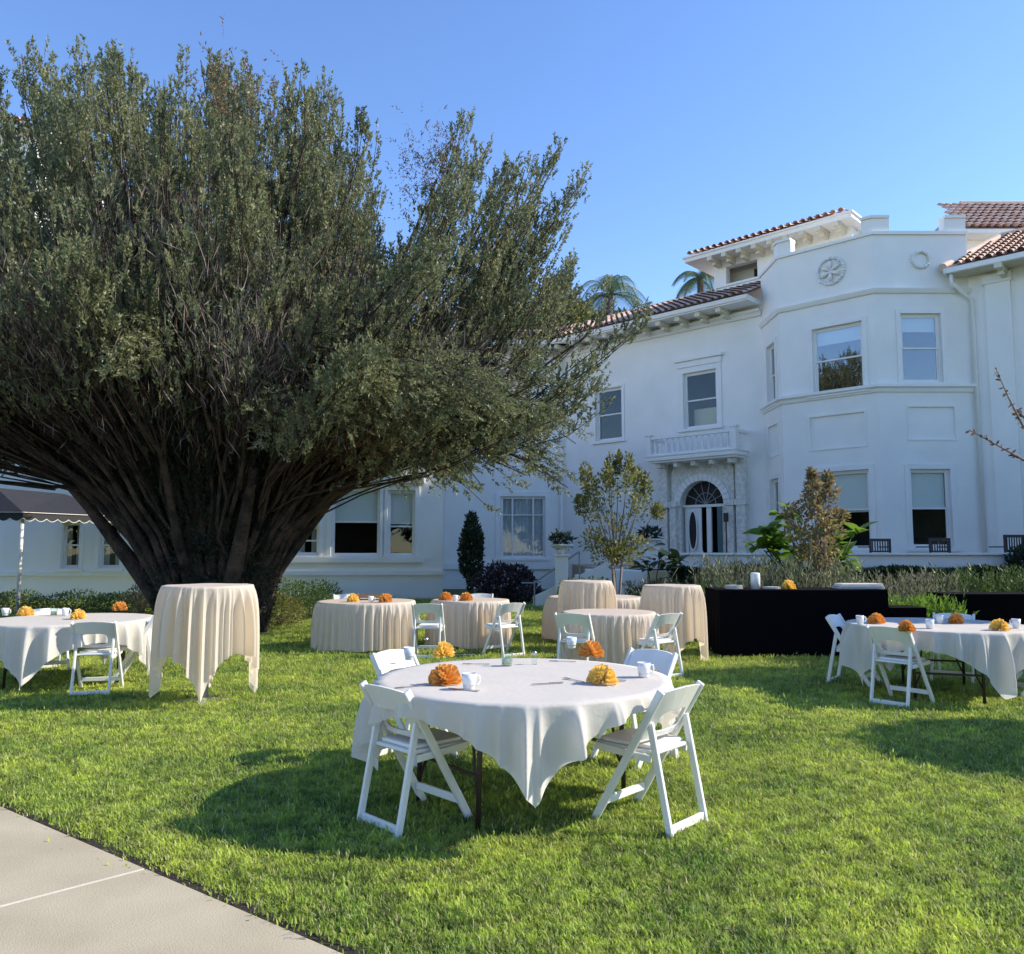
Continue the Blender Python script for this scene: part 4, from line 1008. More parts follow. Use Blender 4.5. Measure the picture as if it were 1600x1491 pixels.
# --- black draped bars
def draped(x0, x1, y0, y1, h, lb, lbc, seed, grp='black draped serving tables'):
    t = thing('serving_table', lb, 'table', ((x0 + x1) / 2, (y0 + y1) / 2, 0), 0, grp); a, b = (x1 - x0) / 2, (y1 - y0) / 2
    m_ = MB(); m_.box(-a, a, -b, b, h - .03, h); m_.build('tabletop', M_wood, t, bevel=.004)
    for sx in (-1, 1):
        for sy in (-1, 1): m_ = MB(); m_.tube([(sx * (a - .15), sy * (b - .08), 0), (sx * (a - .15), sy * (b - .08), h - .031)], .018, 8); m_.build('leg', M_iron, t)
    per = []; step = .04; rg = random.Random(seed)
    for (p, q) in (((-a, -b), (a, -b)), ((a, -b), (a, b)), ((a, b), (-a, b)), ((-a, b), (-a, -b))):
        L = math.hypot(q[0]-p[0], q[1]-p[1]); k = max(2, int(L / step))
        for i in range(k): per.append((p[0] + (q[0]-p[0]) * i / k, p[1] + (q[1]-p[1]) * i / k))
    n = len(per); mb = MB(); vs = [(x, y, h + .006) for x, y in per]; ph = [rg.random() for _ in per]
    for t_ in (0.0, .15, .5, 1.0):
        for i, (x, y) in enumerate(per):
            am = .004 + .028 * t_ * (math.sin(i * 1.15 + 1.5 * math.sin(i * .21)) * .5 + .5); s_ = 1 + am / max(.3, math.hypot(x, y))
            nx = am * (1 if x > a - 1e-4 else -1 if x < -a + 1e-4 else 0); ny = am * (1 if y > b - 1e-4 else -1 if y < -b + 1e-4 else 0)
            vs.append((x + nx + (.004 if nx > 0 else 0), y + ny, h + .004 - (h - .014) * t_))
    fs = [tuple(range(n))] + [(k*n + i, (k+1)*n + i, (k+1)*n + (i+1) % n, k*n + (i+1) % n) for k in range(4) for i in range(n)]
    mb.add(vs, fs); c = mb.build('tablecloth', M_black); c.location = t.location; tag(c, lbc, 'tablecloth', 'black cloths on the serving tables')
b0 = AT(1124, 922, 11.9).x; b1 = AT(1386, 922, 11.9).x
draped(b0, b1, 11.9, 12.75, .97, 'long serving table under black cloth behind the right table', 'long black cloth on the bar behind the right table', 1)
draped(AT(1392, 950, 12.7).x, AT(1446, 950, 12.7).x, 12.7, 13.3, .66, 'low black draped stand just right of the long bar', 'black cloth on the low stand right of the long bar', 2)
draped(AT(1482, 930, 14).x, AT(1482, 930, 14).x + 2.6, 14, 14.7, .80, 'black draped serving table at the right edge by the hedge', 'black cloth on the table at the right edge by the hedge', 3)
m_ = MB(); m_.lathe([(0, 0), (.07, 0), (.07, .22), (.06, .24), (.05, .22), (.05, .02), (0, .02)], 20); o = m_.build('ice_bucket', M_china, smooth=True); o.location = (AT(1180, 900, 12.15).x, 12.15, .978); tag(o, 'white cylinder container at the left end of the black bar', 'container')
for i, (px_, nst_, lb) in enumerate(((1146, 5, 'stack of white plates at the left end of the black bar'), (1205, 3, 'low stack of white plates right of the white container on the bar'))):
    t = thing('plate_stack', lb, 'plates', (AT(px_, 900, 12.1).x, 12.1, .978), 0, 'plates on the bar')
    for k in range(nst_): m_ = MB(); m_.lathe([(0, .012 * k), (.09, .012 * k), (.135, .012 * k + .010), (.135, .012 * k + .0125), (.09, .012 * k + .004), (0, .012 * k + .004)], 24); m_.build('plate', M_china, t, smooth=True)
napkin((AT(1232, 900, 12.1).x, 12.1, .978), M_yellow, 'golden napkin standing on the black bar', .3, sc=1.15)
t = thing('linen_stack', 'stack of folded white linen at the right end of the black bar', 'linen', (AT(1340, 900, 12.3).x, 12.3, .978))
for k in range(3): m_ = MB(); m_.box(-.34 + .02 * k, .34 - .012 * k, -.15, .15, .026 * k, .026 * k + .025); m_.build('folded_cloth', M_china if k == 1 else M_cloth, t, bevel=.01)

# ================================================================== planting
def tree(name, label, x, y, trunk_h, r0, clusters, leafm, cat='tree', n=260, ll=.06, lw=.028, up=.4, group=None, twigm=M_twig, stems=1, seed=0):
    """clusters: [(dx,dy,z,rx,rz)]"""
    rg = np.random.default_rng(seed + 5); t = thing(name, label, cat, (x, y, 0), 0, group)
    mb = MB()
    for s_ in range(stems):
        ox, oy = (rg.normal(size=2) * .06 if stems > 1 else (0, 0))
        mb.tube([(ox, oy, -.05), (ox + .01, oy, trunk_h * .5), (ox * 2, oy * 2 + .01, trunk_h)], [r0, r0 * .8, r0 * .65], 8)
    for (dx, dy, z, rx, rz) in clusters:
        tip = Vector((dx, dy, z)); b = Vector((0, 0, trunk_h * .92)); mid = b.lerp(tip, .5) + Vector((dx * .12, dy * .12, .1 * abs(z - trunk_h)))
        mb.tube([b, b.lerp(mid, .6), mid, tip + Vector((0, 0, rz * .5))], [r0 * .5, r0 * .35, r0 * .24, .004], 5)
    mb.build('trunk', twigm, t, smooth=True)
    P = []; 
    for (dx, dy, z, rx, rz) in clusters: P.append(clump((dx, dy, z), (rx, rx, rz), n, ll, lw, rg, up))
    V, F = join_vf(P); npmesh('crown', V, F, leafm, t)
    return t
# small multi-coloured tree by the stairs
ctree = []; extra_ = ((945, 865, .34, .25), (980, 868, .34, .25), (925, 765, .12, .35), (1000, 750, .1, .3), (968, 725, .06, .3), (948, 745, .08, .3))
rg_ = random.Random(4)
tY = 16.6; tX = AT(962, 900, tY).x; s16 = 1270 / tY
for (px_, py_, rx, rz) in ((960, 830, .42, .4), (925, 800, .26, .3), (1000, 795, .28, .3), (940, 770, .28, .35), (978, 760, .26, .4), (915, 745, .12, .3), (955, 735, .10, .4), (985, 730, .09, .35), (1012, 760, .12, .3), (960, 860, .38, .22), (995, 850, .3, .2), (925, 845, .28, .25), (1025, 800, .12, .18), (905, 790, .1, .2)) + extra_:
    p = AT(px_, py_, tY); ctree.append((p.x - tX, rg_.uniform(-.3, .3), p.z, rx, rz))
tree('ornamental_tree', 'small multi-stemmed tree with olive and yellowish leaves left of the doorway', tX, tY, 1.35, .035, ctree, M_leafY, n=230, ll=.085, lw=.04, up=.8, stems=4)
# russet young tree between stakes
yY = 14.6; yX = AT(1280, 900, yY).x; cl = []
for (px_, py_, rx, rz) in ((1262, 790, .22, .2), (1290, 815, .3, .25), (1262, 840, .3, .25), (1282, 770, .16, .2), (1270, 870, .26, .2), (1278, 860, .3, .25), (1250, 830, .26, .22), (1300, 830, .26, .22), (1275, 800, .28, .22), (1265, 765, .16, .22), (1297, 770, .14, .18), (1262, 745, .06, .12), (1320, 805, .14, .12), (1240, 800, .15, .15), (1285, 885, .2, .15), (1290, 750, .07, .14)):
    p = AT(px_, py_, yY); cl.append((p.x - yX, rg_.uniform(-.25, .25), p.z, rx, rz))
tree('young_tree', 'young tree with russet brown leaves tied between stakes behind the black bar', yX, yY, 1.25, .022, cl, M_leafR, n=170, ll=.08, lw=.045, up=.3, seed=3)
for px_ in (1268, 1277):
    p = AT(px_ if px_ == 1268 else 1290, 880, 14.4); m_ = MB(); m_.tube([(0, 0, 0), (0, 0, 1.75)], .022, 8); o = m_.build('stake', M_wood); o.location = (p.x, 14.4, 0); tag(o, 'pale wooden stake %s the young russet tree' % ('left of' if px_ == 1268 else 'right of'), 'stake', 'stakes holding the young tree')
# large-leaved plants
def big_leaf_mesh(m, L=.4, W=.22):
    mb = MB(); N = 6; vs = []; 
    for k in range(N + 1):
        t = k / N; wd = W / 2 * math.sin(math.pi * min(1, t * .93 + .05)) ** .7; dz = -.35 * L * t * t
        vs += [(-wd, L * t, dz + wd * .25), (0, L * t, dz), (wd, L * t, dz + wd * .25)]
    fs = [(3*k + j, 3*k + j + 1, 3*k + j + 4, 3*k + j + 3) for k in range(N) for j in range(2)]
    mb.add(vs, fs); return mb
def leafy_plant(name, label, cx, cy, spots, m, L=.38, W=.22, seed=1, cat='plant'):
    rg = random.Random(seed); t = thing(name, label, cat, (cx, cy, 0)); mb = MB(); first = None
    stems = [(rg.uniform(-.3, .3), rg.uniform(-.2, .2)) for _ in range(5)]
    cnt = 0
    for (dx, dy, z, n, sp) in spots:
        b = stems[cnt % 5]; cnt += 1
        mb.tube([(b[0], b[1], 0), ((b[0] + dx) / 2, (b[1] + dy) / 2, z * .6), (dx, dy, z)], [.025, .018, .01], 6)
        for k in range(n):
            az = rg.uniform(0, 2 * math.pi); el = rg.uniform(-.3, 1.0); sc = rg.uniform(.65, 1.15)
            f = T((dx + rg.uniform(-sp, sp), dy + rg.uniform(-sp, sp), z + rg.uniform(-sp, sp))) @ Matrix.Rotation(az, 4, 'Z') @ Matrix.Rotation(el, 4, 'X') @ Matrix.Rotation(rg.uniform(-.5, .5), 4, 'Y') @ Matrix.Scale(sc, 4)
            if first is None: first = big_leaf_mesh(m, L, W).build('leaf', m, t, f, smooth=True)
            else: inst(first, 'leaf', t, f)
    mb.build('stem', M_leafD, t, smooth=True)
bY = 16.2; bX = AT(1262, 900, bY).x
sp = []
for (px_, py_, n, s_) in ((1215, 850, 16, .2), (1312, 870, 16, .17), (1195, 845, 10, .15), (1325, 860, 9, .13), (1230, 880, 12, .2), (1205, 835, 12, .14), (1195, 860, 9, .14), (1230, 815, 10, .15), (1222, 862, 11, .16), (1245, 880, 8, .15), (1310, 850, 10, .12), (1325, 835, 6, .10), (1305, 880, 11, .13), (1318, 900, 7, .1), (1288, 820, 8, .12), (1300, 910, 6, .1), (1255, 850, 8, .16)):
    p = AT(px_, py_, bY); sp.append((p.x - bX, rg_.uniform(-.25, .25), p.z, n, s_))
leafy_plant('large_leaved_shrub', 'lush shrub with big bright green leaves around the young russet tree', bX, bY, sp, M_leafB, .40, .27)
dY = 18.2; dX = AT(1035, 900, dY).x; sp = []
for (px_, py_, n, s_) in ((1010, 880, 10, .2), (1035, 865, 10, .2), (1058, 885, 10, .18), (1030, 905, 10, .25), (1010, 925, 8, .2), (1055, 915, 8, .2)):
    p = AT(px_, py_, dY); sp.append((p.x - dX, rg_.uniform(-.25, .25), p.z, n, s_))
leafy_plant('dark_leafy_shrub', 'dark green broad-leaved shrub left of the terrace wall', dX, dY, sp, M_leafD, .36, .16, seed=8)
def shrub(name, label, px, py_base, Y, rx, rz, z, m, n=2600, ll=.05, lw=.028, ry=None, cat='shrub', up=.3, seed=0, group=None):
    rg = np.random.default_rng(seed + 99); x = AT(px, 900, Y).x; t = thing(name, label, cat, (x, Y, 0), 0, group)
    m_ = MB(); 
    for k in range(5): a = k * 1.26; m_.tube([(0, 0, 0), (.2 * rx * math.cos(a), .2 * rx * math.sin(a), z * .5), (.6 * rx * math.cos(a), .6 * rx * math.sin(a), z + rz * .3)], [.03, .02, .006], 5)
    m_.build('stem', M_twig, t)
    d = unit(rg.normal(size=(n, 3))); rr = (rg.random((n, 1)) ** .33) * (1 + .18 * np.sin(d[:, :1] * 5 + seed) * np.cos(d[:, 2:3] * 4 + seed * 2))
    P = d * rr * np.array([rx, ry or rx, rz]) + np.array([0, 0, z]); P[:, 2] = np.maximum(P[:, 2], .02)
    V, F = leaf_quads(P, d + rg.normal(size=(n, 3)) * .6 + np.array([0, 0, up]), ll * (.6 + .8 * rg.random(n)), lw * (.7 + .6 * rg.random(n)), rg)
    npmesh('foliage', V, F, m, t); return t
shrub('columnar_shrub', 'slim dark green upright shrub against the white side building', 737, 0, 24.6, .36, 1.15, 1.55, M_leafD, 3200, .11, .06, up=.8, seed=2)
shrub('columnar_shrub', 'narrow spire-shaped dark shrub top beside the white corner', 738, 0, 24.9, .22, .5, 3.0, M_leafD, 600, .11, .06, up=1.0, seed=3) if False else None
shrub('dark_shrub', 'low dark purplish shrub below the curtained window', 792, 0, 23.8, .95, .62, .55, mat('purple_leaf', (.045, .028, .035), .6, trans=.2, island=.8, island_col=(.014, .012, .018)), 3600, .12, .06, seed=4)
shrub('flowering_shrub', 'green shrub with pale flecks behind the left tall table', 915, 0, 17.6, .62, .46, .5, M_leafG, 3000, .07, .035, seed=5)
shrub('round_shrub', 'rounded yellow-green shrub just right of the big trunk', 440, 0, 17.0, .55, .38, .3, M_leafY, 3600, .05, .025, seed=6)
shrub('round_shrub', 'second rounded light green shrub right of the big trunk', 484, 0, 18.6, .55, .36, .28, M_leafG, 3200, .05, .025, seed=7)
shrub('round_shrub', 'green low shrub behind the rounded pair by the wing wall', 470, 0, 22.5, 1.2, .4, .35, M_leafG, 3200, .08, .04, seed=17)
for k, (px_, Y_, rx_) in enumerate(((120, 20.5, 1.1), (190, 20.0, 1.0), (20, 20.8, .8))):
    shrub('low_hedge_shrub', ('low clipped green shrub under the marquee windows', 'low clipped green shrub left of the big trunk', 'low clipped green shrub beside the marquee pole')[k], px_, 0, Y_, rx_, .3, .22, M_leafG, 3000, .06, .03, seed=20 + k)
shrub('pink_shrub', 'small shrub with pinkish flowers at the left foot of the trunk', 222, 0, 18.8, .4, .3, .45, M_leafR, 1200, .05, .03, seed=31)
# hedges
def hedge(name, label, x0, x1, y0, y1, h, m, n, ll=.07, lw=.04, seed=0, cat='hedge'):
    rg = np.random.default_rng(seed + 300); t = thing(name, label, cat, ((x0 + x1) / 2, (y0 + y1) / 2, 0)); a, b = (x1 - x0) / 2, (y1 - y0) / 2
    mb = MB(); mb.box(-a + .1, a - .1, -b + .12, b - .1, 0, h - .14); mb.build('branches', m, t)
    P = np.stack([rg.uniform(-a, a, n), np.where(rg.random(n) < .6, -b + np.abs(rg.normal(size=n)) * .07, rg.uniform(-b, b, n)), rg.uniform(0, h, n)], 1)
    topm = rg.random(n) < .35; P[topm, 2] = h - np.abs(rg.normal(size=topm.sum())) * .06; P[topm, 1] = rg.uniform(-b, b, topm.sum())
    P += np.sin(P[:, :1] * 3.1 + seed) * np.array([0, .05, .05])
    D = rg.normal(size=(n, 3)) * .7 + np.array([0, -.5, .5])
    V, F = leaf_quads(P, D, ll * (.6 + .8 * rg.random(n)), lw * (.7 + .6 * rg.random(n)), rg); npmesh('foliage', V, F, m, t)
hedge('hedge', 'dark clipped hedge along the terrace wall below the doorway', tx0 - .4, tx0 + 3.2, 19.0, 19.7, 1.12, M_leafD, 14000, .08, .045, 1)
hedge('hedge', 'green hedge along the terrace wall below the tower', tx0 + 3.2, tx1 + 3.0, 18.9, 19.7, 1.10, M_leafM, 26000, .08, .045, 2)
shrub('dark_shrub', 'dark shrub closing the right end of the terrace wall', 1604, 0, 19.6, .42, .6, 1.1, M_leafD, 2200, .1, .05, seed=41)
# tall stalky perennials
def stalks(name, label, x0, x1, y0, y1, h, n, m, seed=0, blades=14):
    rg = np.random.default_rng(seed + 800); t = thing(name, label, 'plant', ((x0 + x1) / 2, (y0 + y1) / 2, 0)); a, b = (x1 - x0) / 2, (y1 - y0) / 2
    O = np.stack([rg.uniform(-a, a, n), rg.uniform(-b, b, n), np.zeros(n)], 1); D = unit(np.stack([rg.normal(size=n) * .10, rg.normal(size=n) * .10, np.ones(n)], 1)); L = h * rg.uniform(.55, 1.05, n)
    V1, F1 = leaf_quads(O, D, L, .022, rg); V2, F2 = shoots(O + D * (L * .25)[:, None], D, L * .75, blades, .11, .022, rg, .55)
    V, F = join_vf([(V1, F1), (V2, F2)]); npmesh('stalks', V, F, m, t)
stalks('tall_perennials', 'grey-green tall stalks behind the left end of the black bar', AT(1100, 900, 14.2).x, AT(1215, 900, 14.2).x, 13.8, 14.9, 1.40, 460, M_leafS, 1)
stalks('tall_perennials', 'pale dry stalks around the foot of the young russet tree', AT(1215, 900, 14.2).x, AT(1335, 900, 14.2).x, 13.8, 15.0, 1.36, 520, M_leafS, 2)
stalks('dry_flower_bed', 'brownish seeding flowers between bar and hedge', AT(1340, 900, 15.8).x, AT(1485, 900, 15.8).x, 15.2, 16.6, 1.12, 300, mat('dry_stalk', (.40, .35, .27), .8, trans=.3, island=1, island_col=(.06, .12, .04)), 3)
stalks('flower_bed', 'tall dark green perennials at the right edge before the hedge', AT(1480, 900, 15.8).x, AT(1640, 900, 15.8).x, 15.4, 16.6, 1.2, 420, M_leafG, 4)
stalks('low_perennials', 'light green low plants in the gap between the black tables', AT(1395, 900, 14.2).x, AT(1480, 900, 14.2).x, 13.6, 14.6, .75, 300, M_leafB, 5)
stalks('tall_perennials', 'dark stalks between the tall table and the black bar', AT(1090, 900, 13.6).x, AT(1130, 900, 13.6).x, 13.2, 14.4, 1.0, 140, M_leafG, 6)
stalks('tall_perennials', 'green stems at the foot of the dark broad-leaved shrub', AT(985, 900, 17.2).x, AT(1075, 900, 17.2).x, 16.8, 17.6, .9, 260, M_leafD, 7)
# palms and treetops behind the roofs
def palm(px, py, Y, r_, label, n=16, seed=0):
    rg = random.Random(seed); c = AT(px, py, Y); t = thing('palm_tree', label, 'palm tree', (c.x, Y, 0)); m_ = MB()
    m_.tube([(0, 0, 0), (.1, 0, c.z * .5), (0, 0, c.z)], [.3, .2, .16], 8); m_.build('trunk', M_twig, t, smooth=True)
    for k in range(n):
        az = 2 * math.pi * k / n + rg.uniform(-.2, .2); el = rg.uniform(.1, 1.25); pts = []; N = 12; vx, vz = math.cos(el), math.sin(el); x = z = 0
        for i in range(N + 1):
            pts.append((x, z)); vz -= .16; l_ = math.hypot(vx, vz); x += vx / l_ * r_ / N; z += vz / l_ * r_ / N
        mb = MB(); ca, sa = math.cos(az), math.sin(az)
        P3 = [Vector((x * ca, x * sa, c.z + z)) for x, z in pts]; mb.tube(P3, .02, 4)
        sd_ = Vector((-sa, ca, 0))
        for i in range(1, N * 4):
            f = i / 4; i0 = min(int(f), N - 1); p = P3[i0].lerp(P3[i0 + 1], f - i0); d = (P3[i0 + 1] - P3[i0]).normalized(); ln = r_ * .30 * math.sin(math.pi * (f / N) ** .8 * .9 + .25)
            for sg in (-1, 1):
                tip = p + (d * .55 + sd_ * sg * .8 + Vector((0, 0, -.45))) * ln; mb.add([p, p + d * .035, tip], [(0, 1, 2)])
        mb.build('frond', M_palm, t)
palm(1094, 436, 40, 1.9, 'palm tree crown rising behind the roof beside the belvedere', 18, 3)
palm(952, 462, 44, 3.0, 'feathery palm crown above the entrance roof', 22, 5)
palm(900, 492, 43, 1.8, 'small palm crown just left of the larger one above the roof', 14, 6)
c = AT(905, 505, 46); tree('background_tree', 'dark green treetop along the roof line behind the palms', c.x, 46, 9, .3, [(-3, 0, c.z - .6, 1.8, 1.0), (-1, 0, c.z - .2, 1.6, .9), (1, 0, c.z - .5, 1.6, .8), (2.6, 0, c.z - .2, 1.3, .7)], M_leafG, n=900, ll=.4, lw=.2)
c = AT(865, 470, 42); tree('background_tree', 'yellow-green treetop behind the right side of the big tree', c.x, 42, 9, .3, [(-2, 0, c.z - .6, 1.5, 1.2), (0, 0, c.z, 1.2, 1.2), (1, 0, c.z - 1, 1.2, .9)], M_leafY, n=900, ll=.3, lw=.15)

# shade trees standing outside the frame on the right, one reaching in with its thin twigs
def shade_tree(label, x, y, cl, n=2800, ll=.11, lw=.06, twigs=()):
    t = tree('shade_tree', label, x, y, 2.2, .14, cl, M_leafG, n=n, ll=ll * 1.35, lw=lw * 1.5, seed=int(x * 7))
    if twigs:
        mb = MB(); P = []
        for pts in twigs:
            w_ = [AT(*q) - Vector((x, y, 0)) for q in pts]; mb.tube([Vector((0, 0, 3.0))] + w_, [.05] + [.016, .010, .006, .003][:len(w_)], 6)
            for a_, b_ in zip(w_[:-1], w_[1:]):
                k = 16; O = np.array([list(a_.lerp(b_, random.random())) for _ in range(k)]); P.append(leaf_quads(O, RNG.normal(size=(k, 3)) + np.array([-.5, 0, .4]), .05, .022))
        mb.build('twig', M_twig, t, smooth=True); V, F = join_vf(P); npmesh('twig_leaves', V, F, M_brown, t)
    return t
shade_tree('tree beyond the right edge whose thin twigs reach into the photo', 10.6, 7.3, [(-1.6, -.8, 3.5, .75, .6), (-.9, -.4, 4.0, .8, .6), (0, -1.1, 4.2, .85, .6), (.6, -.5, 3.6, .9, .6), (1.4, -1.0, 4.2, 1, .6), (-.5, -1.4, 3.3, .6, .4), (2.3, -.7, 4.0, 1, .7), (3.2, -.6, 4.2, 1, .7)],
           twigs=[[(1665, 770, 7.0), (1605, 722, 7.0), (1560, 697, 7.0), (1514, 672, 7.0)], [(1660, 740, 6.8), (1598, 665, 6.8), (1575, 620, 6.8), (1556, 576, 6.8)], [(1650, 700, 7.2), (1602, 655, 7.2), (1590, 640, 7.2)]])
shade_tree('second tree beyond the right edge shading the right table', 12.4, 11.3, [(-4.4, -1.3, 3.5, .7, .4), (-5.1, -1.1, 3.2, .5, .3), (-3.6, -1.1, 3.8, .75, .45), (-2.7, -1.3, 4.0, .9, .6), (-1.7, -1.0, 4.2, .9, .6), (-.7, -1.5, 4.4, 1, .7), (.3, -.9, 4.2, 1, .7), (1.4, -1.4, 4.2, 1, .8), (0, .3, 5, 1.2, .8), (2.6, -.9, 4.4, 1.1, .8)])
shade_tree('third tree beyond the right edge, opposite the tower', 18.5, 13.0, [(-1.5, 0, 3.4, 1.8, 1.2), (.8, .5, 4.6, 2.0, 1.5), (0, -1.2, 5.2, 1.6, 1.3)], n=1100, ll=.2, lw=.12)
shade_tree('fourth tree outside the frame at the far right', 21, 5.0, [(-1.5, 0, 3.0, 2.2, 1.6), (1.5, 1.5, 3.8, 2.4, 1.8), (0, -2, 3.8, 2.2, 1.5)], n=1100, ll=.22, lw=.14)

for k, (x_, y_, r_) in enumerate(((-9, -17, 4.5), (3, -20, 5), (15, -16, 4.6), (27, -8, 5), (-22, -12, 5), (-34, 2, 5), (30, 8, 4.5), (-38, 16, 5))):  # unseen trees added to darken what the house windows reflect
    tree('added_reflection_tree', ('unseen broad tree added for reflections behind the photographer, left of centre', 'unseen broad tree added for reflections straight behind the photographer', 'unseen broad tree added for reflections behind the photographer to the right', 'unseen broad tree added for reflections far to the right behind', 'unseen broad tree added for reflections far to the left behind', 'tree added for reflections outside the frame at far left', 'tree added for reflections outside the frame at far right', 'distant tree added for reflections outside the frame at left')[k], x_, y_, 3, .3,
         [(a_ * r_ * .5, b_ * r_ * .5, c_ * r_ * .5, r_ * .5, r_ * .42) for a_, b_, c_ in ((0, 0, 2.3), (.9, 0, 1.5), (-.9, .2, 1.5), (0, .9, 1.6), (.1, -.9, 1.4), (.5, .4, 2.0), (-.5, -.4, 2.0))], M_leafD, n=700, ll=.5, lw=.3, seed=60 + k)

# ------------------------------------------------------------------ the great multi-stemmed yew
YX, YY = AT(336, 900, 15.6).x, 15.6
yew = thing('yew_tree', 'huge old multi-stemmed yew with feathery upright foliage filling the left', 'tree', (YX, YY, 0))
rg = np.random.default_rng(77)
prof_x = [-10, -8, -6.2, -5, -4, -3.4, -2.6, -1.8, -.4, .3, .9, 1.7, 2.4, 2.9, 3.4, 4.2, 4.8, 5.6, 6.2, 7.0, 8.4]
prof_z = [8.0, 8.4, 8.5, 8.5, 9.0, 10.1, 11.2, 10.9, 11.6, 11.2, 10.6, 11.1, 10.3, 9.6, 7.6, 7.4, 8.9, 9.1, 8.4, 8.2, 5.8]
plumes = []      # (dx, dy, z of the tip, kind, spires, cluster radius)
N1 = 190
def pick():
    for _ in range(80):
        dx = rg.uniform(-8.6, 6.4); dy = rg.uniform(-5.6, 4.6)
        if (dx < -5.2 and rg.random() < .6) or (dx > 3.6 and rg.random() < .45): continue
        if (dx / (8.8 if dx < 0 else 6.6)) ** 2 + (dy / 5.8) ** 2 < 1: return dx, dy
for i in range(N1):
    best = None
    for _ in range(12):                                      # spread the clusters evenly
        dx, dy = pick(); e = math.sqrt((dx / (8.8 if dx < 0 else 7.2)) ** 2 + (dy / 6.0) ** 2)
        zt = np.interp(dx, prof_x, prof_z); zt = 1.2 + (zt - 1.2) * (1 - (.66 if dy < 0 else .5) * (abs(dy) / 6.2) ** 1.9)
        zl = 4.7 if (dy < -.8 and -3.4 < dx < 3.0) else 4.1; u_ = rg.random() ** (.7 if dy < 1 else .4); z = zl + (zt - zl) * u_
        if u_ > .8: z = zt - rg.random() * .2
        dmin = min([math.dist((dx, dy, z * .6), (p[0], p[1], p[2] * .6)) for p in plumes] or [9])
        if best is None or dmin > best[0]: best = (dmin, dx, dy, z)
    plumes.append((best[1], best[2], best[3], 'u', int(rg.integers(7, 11)), rg.uniform(.45, .72)))
for (dx, dy, z) in ((8.1, -.3, 5.9), (7.4, .1, 5.2), (7.0, .0, 8.9), (6.6, -.5, 9.2), (6.9, .4, 7.5), (7.3, -.5, 4.6), (4.75, -.4, 9.9), (4.5, .2, 9.5), (5.2, .1, 9.7), (5.7, .4, 9.5), (5.6, -.6, 8.7), (6.2, .2, 8.4), (6.4, -.2, 7.2), (7.0, 0, 6.5), (7.7, .4, 6.5), (6.1, .6, 7.9), (5.0, -1, 8.6), (6.7, .2, 8.2), (5.4, .2, 8.3)):
    plumes.append((dx, dy, z, 'r', 3, .22))
for k in range(120):                                          # drooping lower skirt
    a = rg.uniform(0, 2 * math.pi); ex = 6.6 if math.cos(a) > 0 else 7.9; rr = rg.uniform(.62, 1.0)
    if math.sin(a) < -.5 and abs(math.cos(a)) < .6 and k % 5: continue
    plumes.append((math.cos(a) * ex * rr, math.sin(a) * 5.3 * rr, rg.uniform(2.95, 4.2) + (.15 if math.cos(a) < 0 else 0), 'd', 4, .45))
for (dx, dy, z) in ((6.7, -.6, 2.7), (6.3, -.3, 3.4), (6.9, 0, 3.6), (5.9, -1.0, 2.9), (5.1, -1.5, 2.6), (4.6, -2, 2.7), (6.9, -.4, 4.2), (5.5, -.8, 3.6), (4.2, -1.5, 2.9), (3.7, -2, 3.0)): plumes.append((dx, dy, z, 'd', 2, .25))
plumes = [(p[0], p[1], p[2] + .12) + p[3:] if p[3] == 'd' and p[0] < 5.8 else p for p in plumes]
def bez(P, t):
    t = t[:, None]; return (1-t)**3 * P[0] + 3*(1-t)**2*t * P[1] + 3*(1-t)*t*t * P[2] + t**3 * P[3]
def env_clamp(p, t):
    r = np.hypot(p[:, 0], p[:, 1]) + 1e-6; z = p[:, 2]; e = np.interp(z, [0, 1.0, 1.7, 2.3, 2.9, 3.5, 4.2, 5.0], [.70, 1.0, 1.3, 1.8, 2.6, 4.2, 7.5, 20])
    k = np.minimum(1, e / r); q = p.copy(); q[:, 0] *= k; q[:, 1] *= k; return q
def p_in(dx): return dx > -5.4
stemsM = MB(); spinesM = []; SO = []; SD = []; SL = []; spV = []
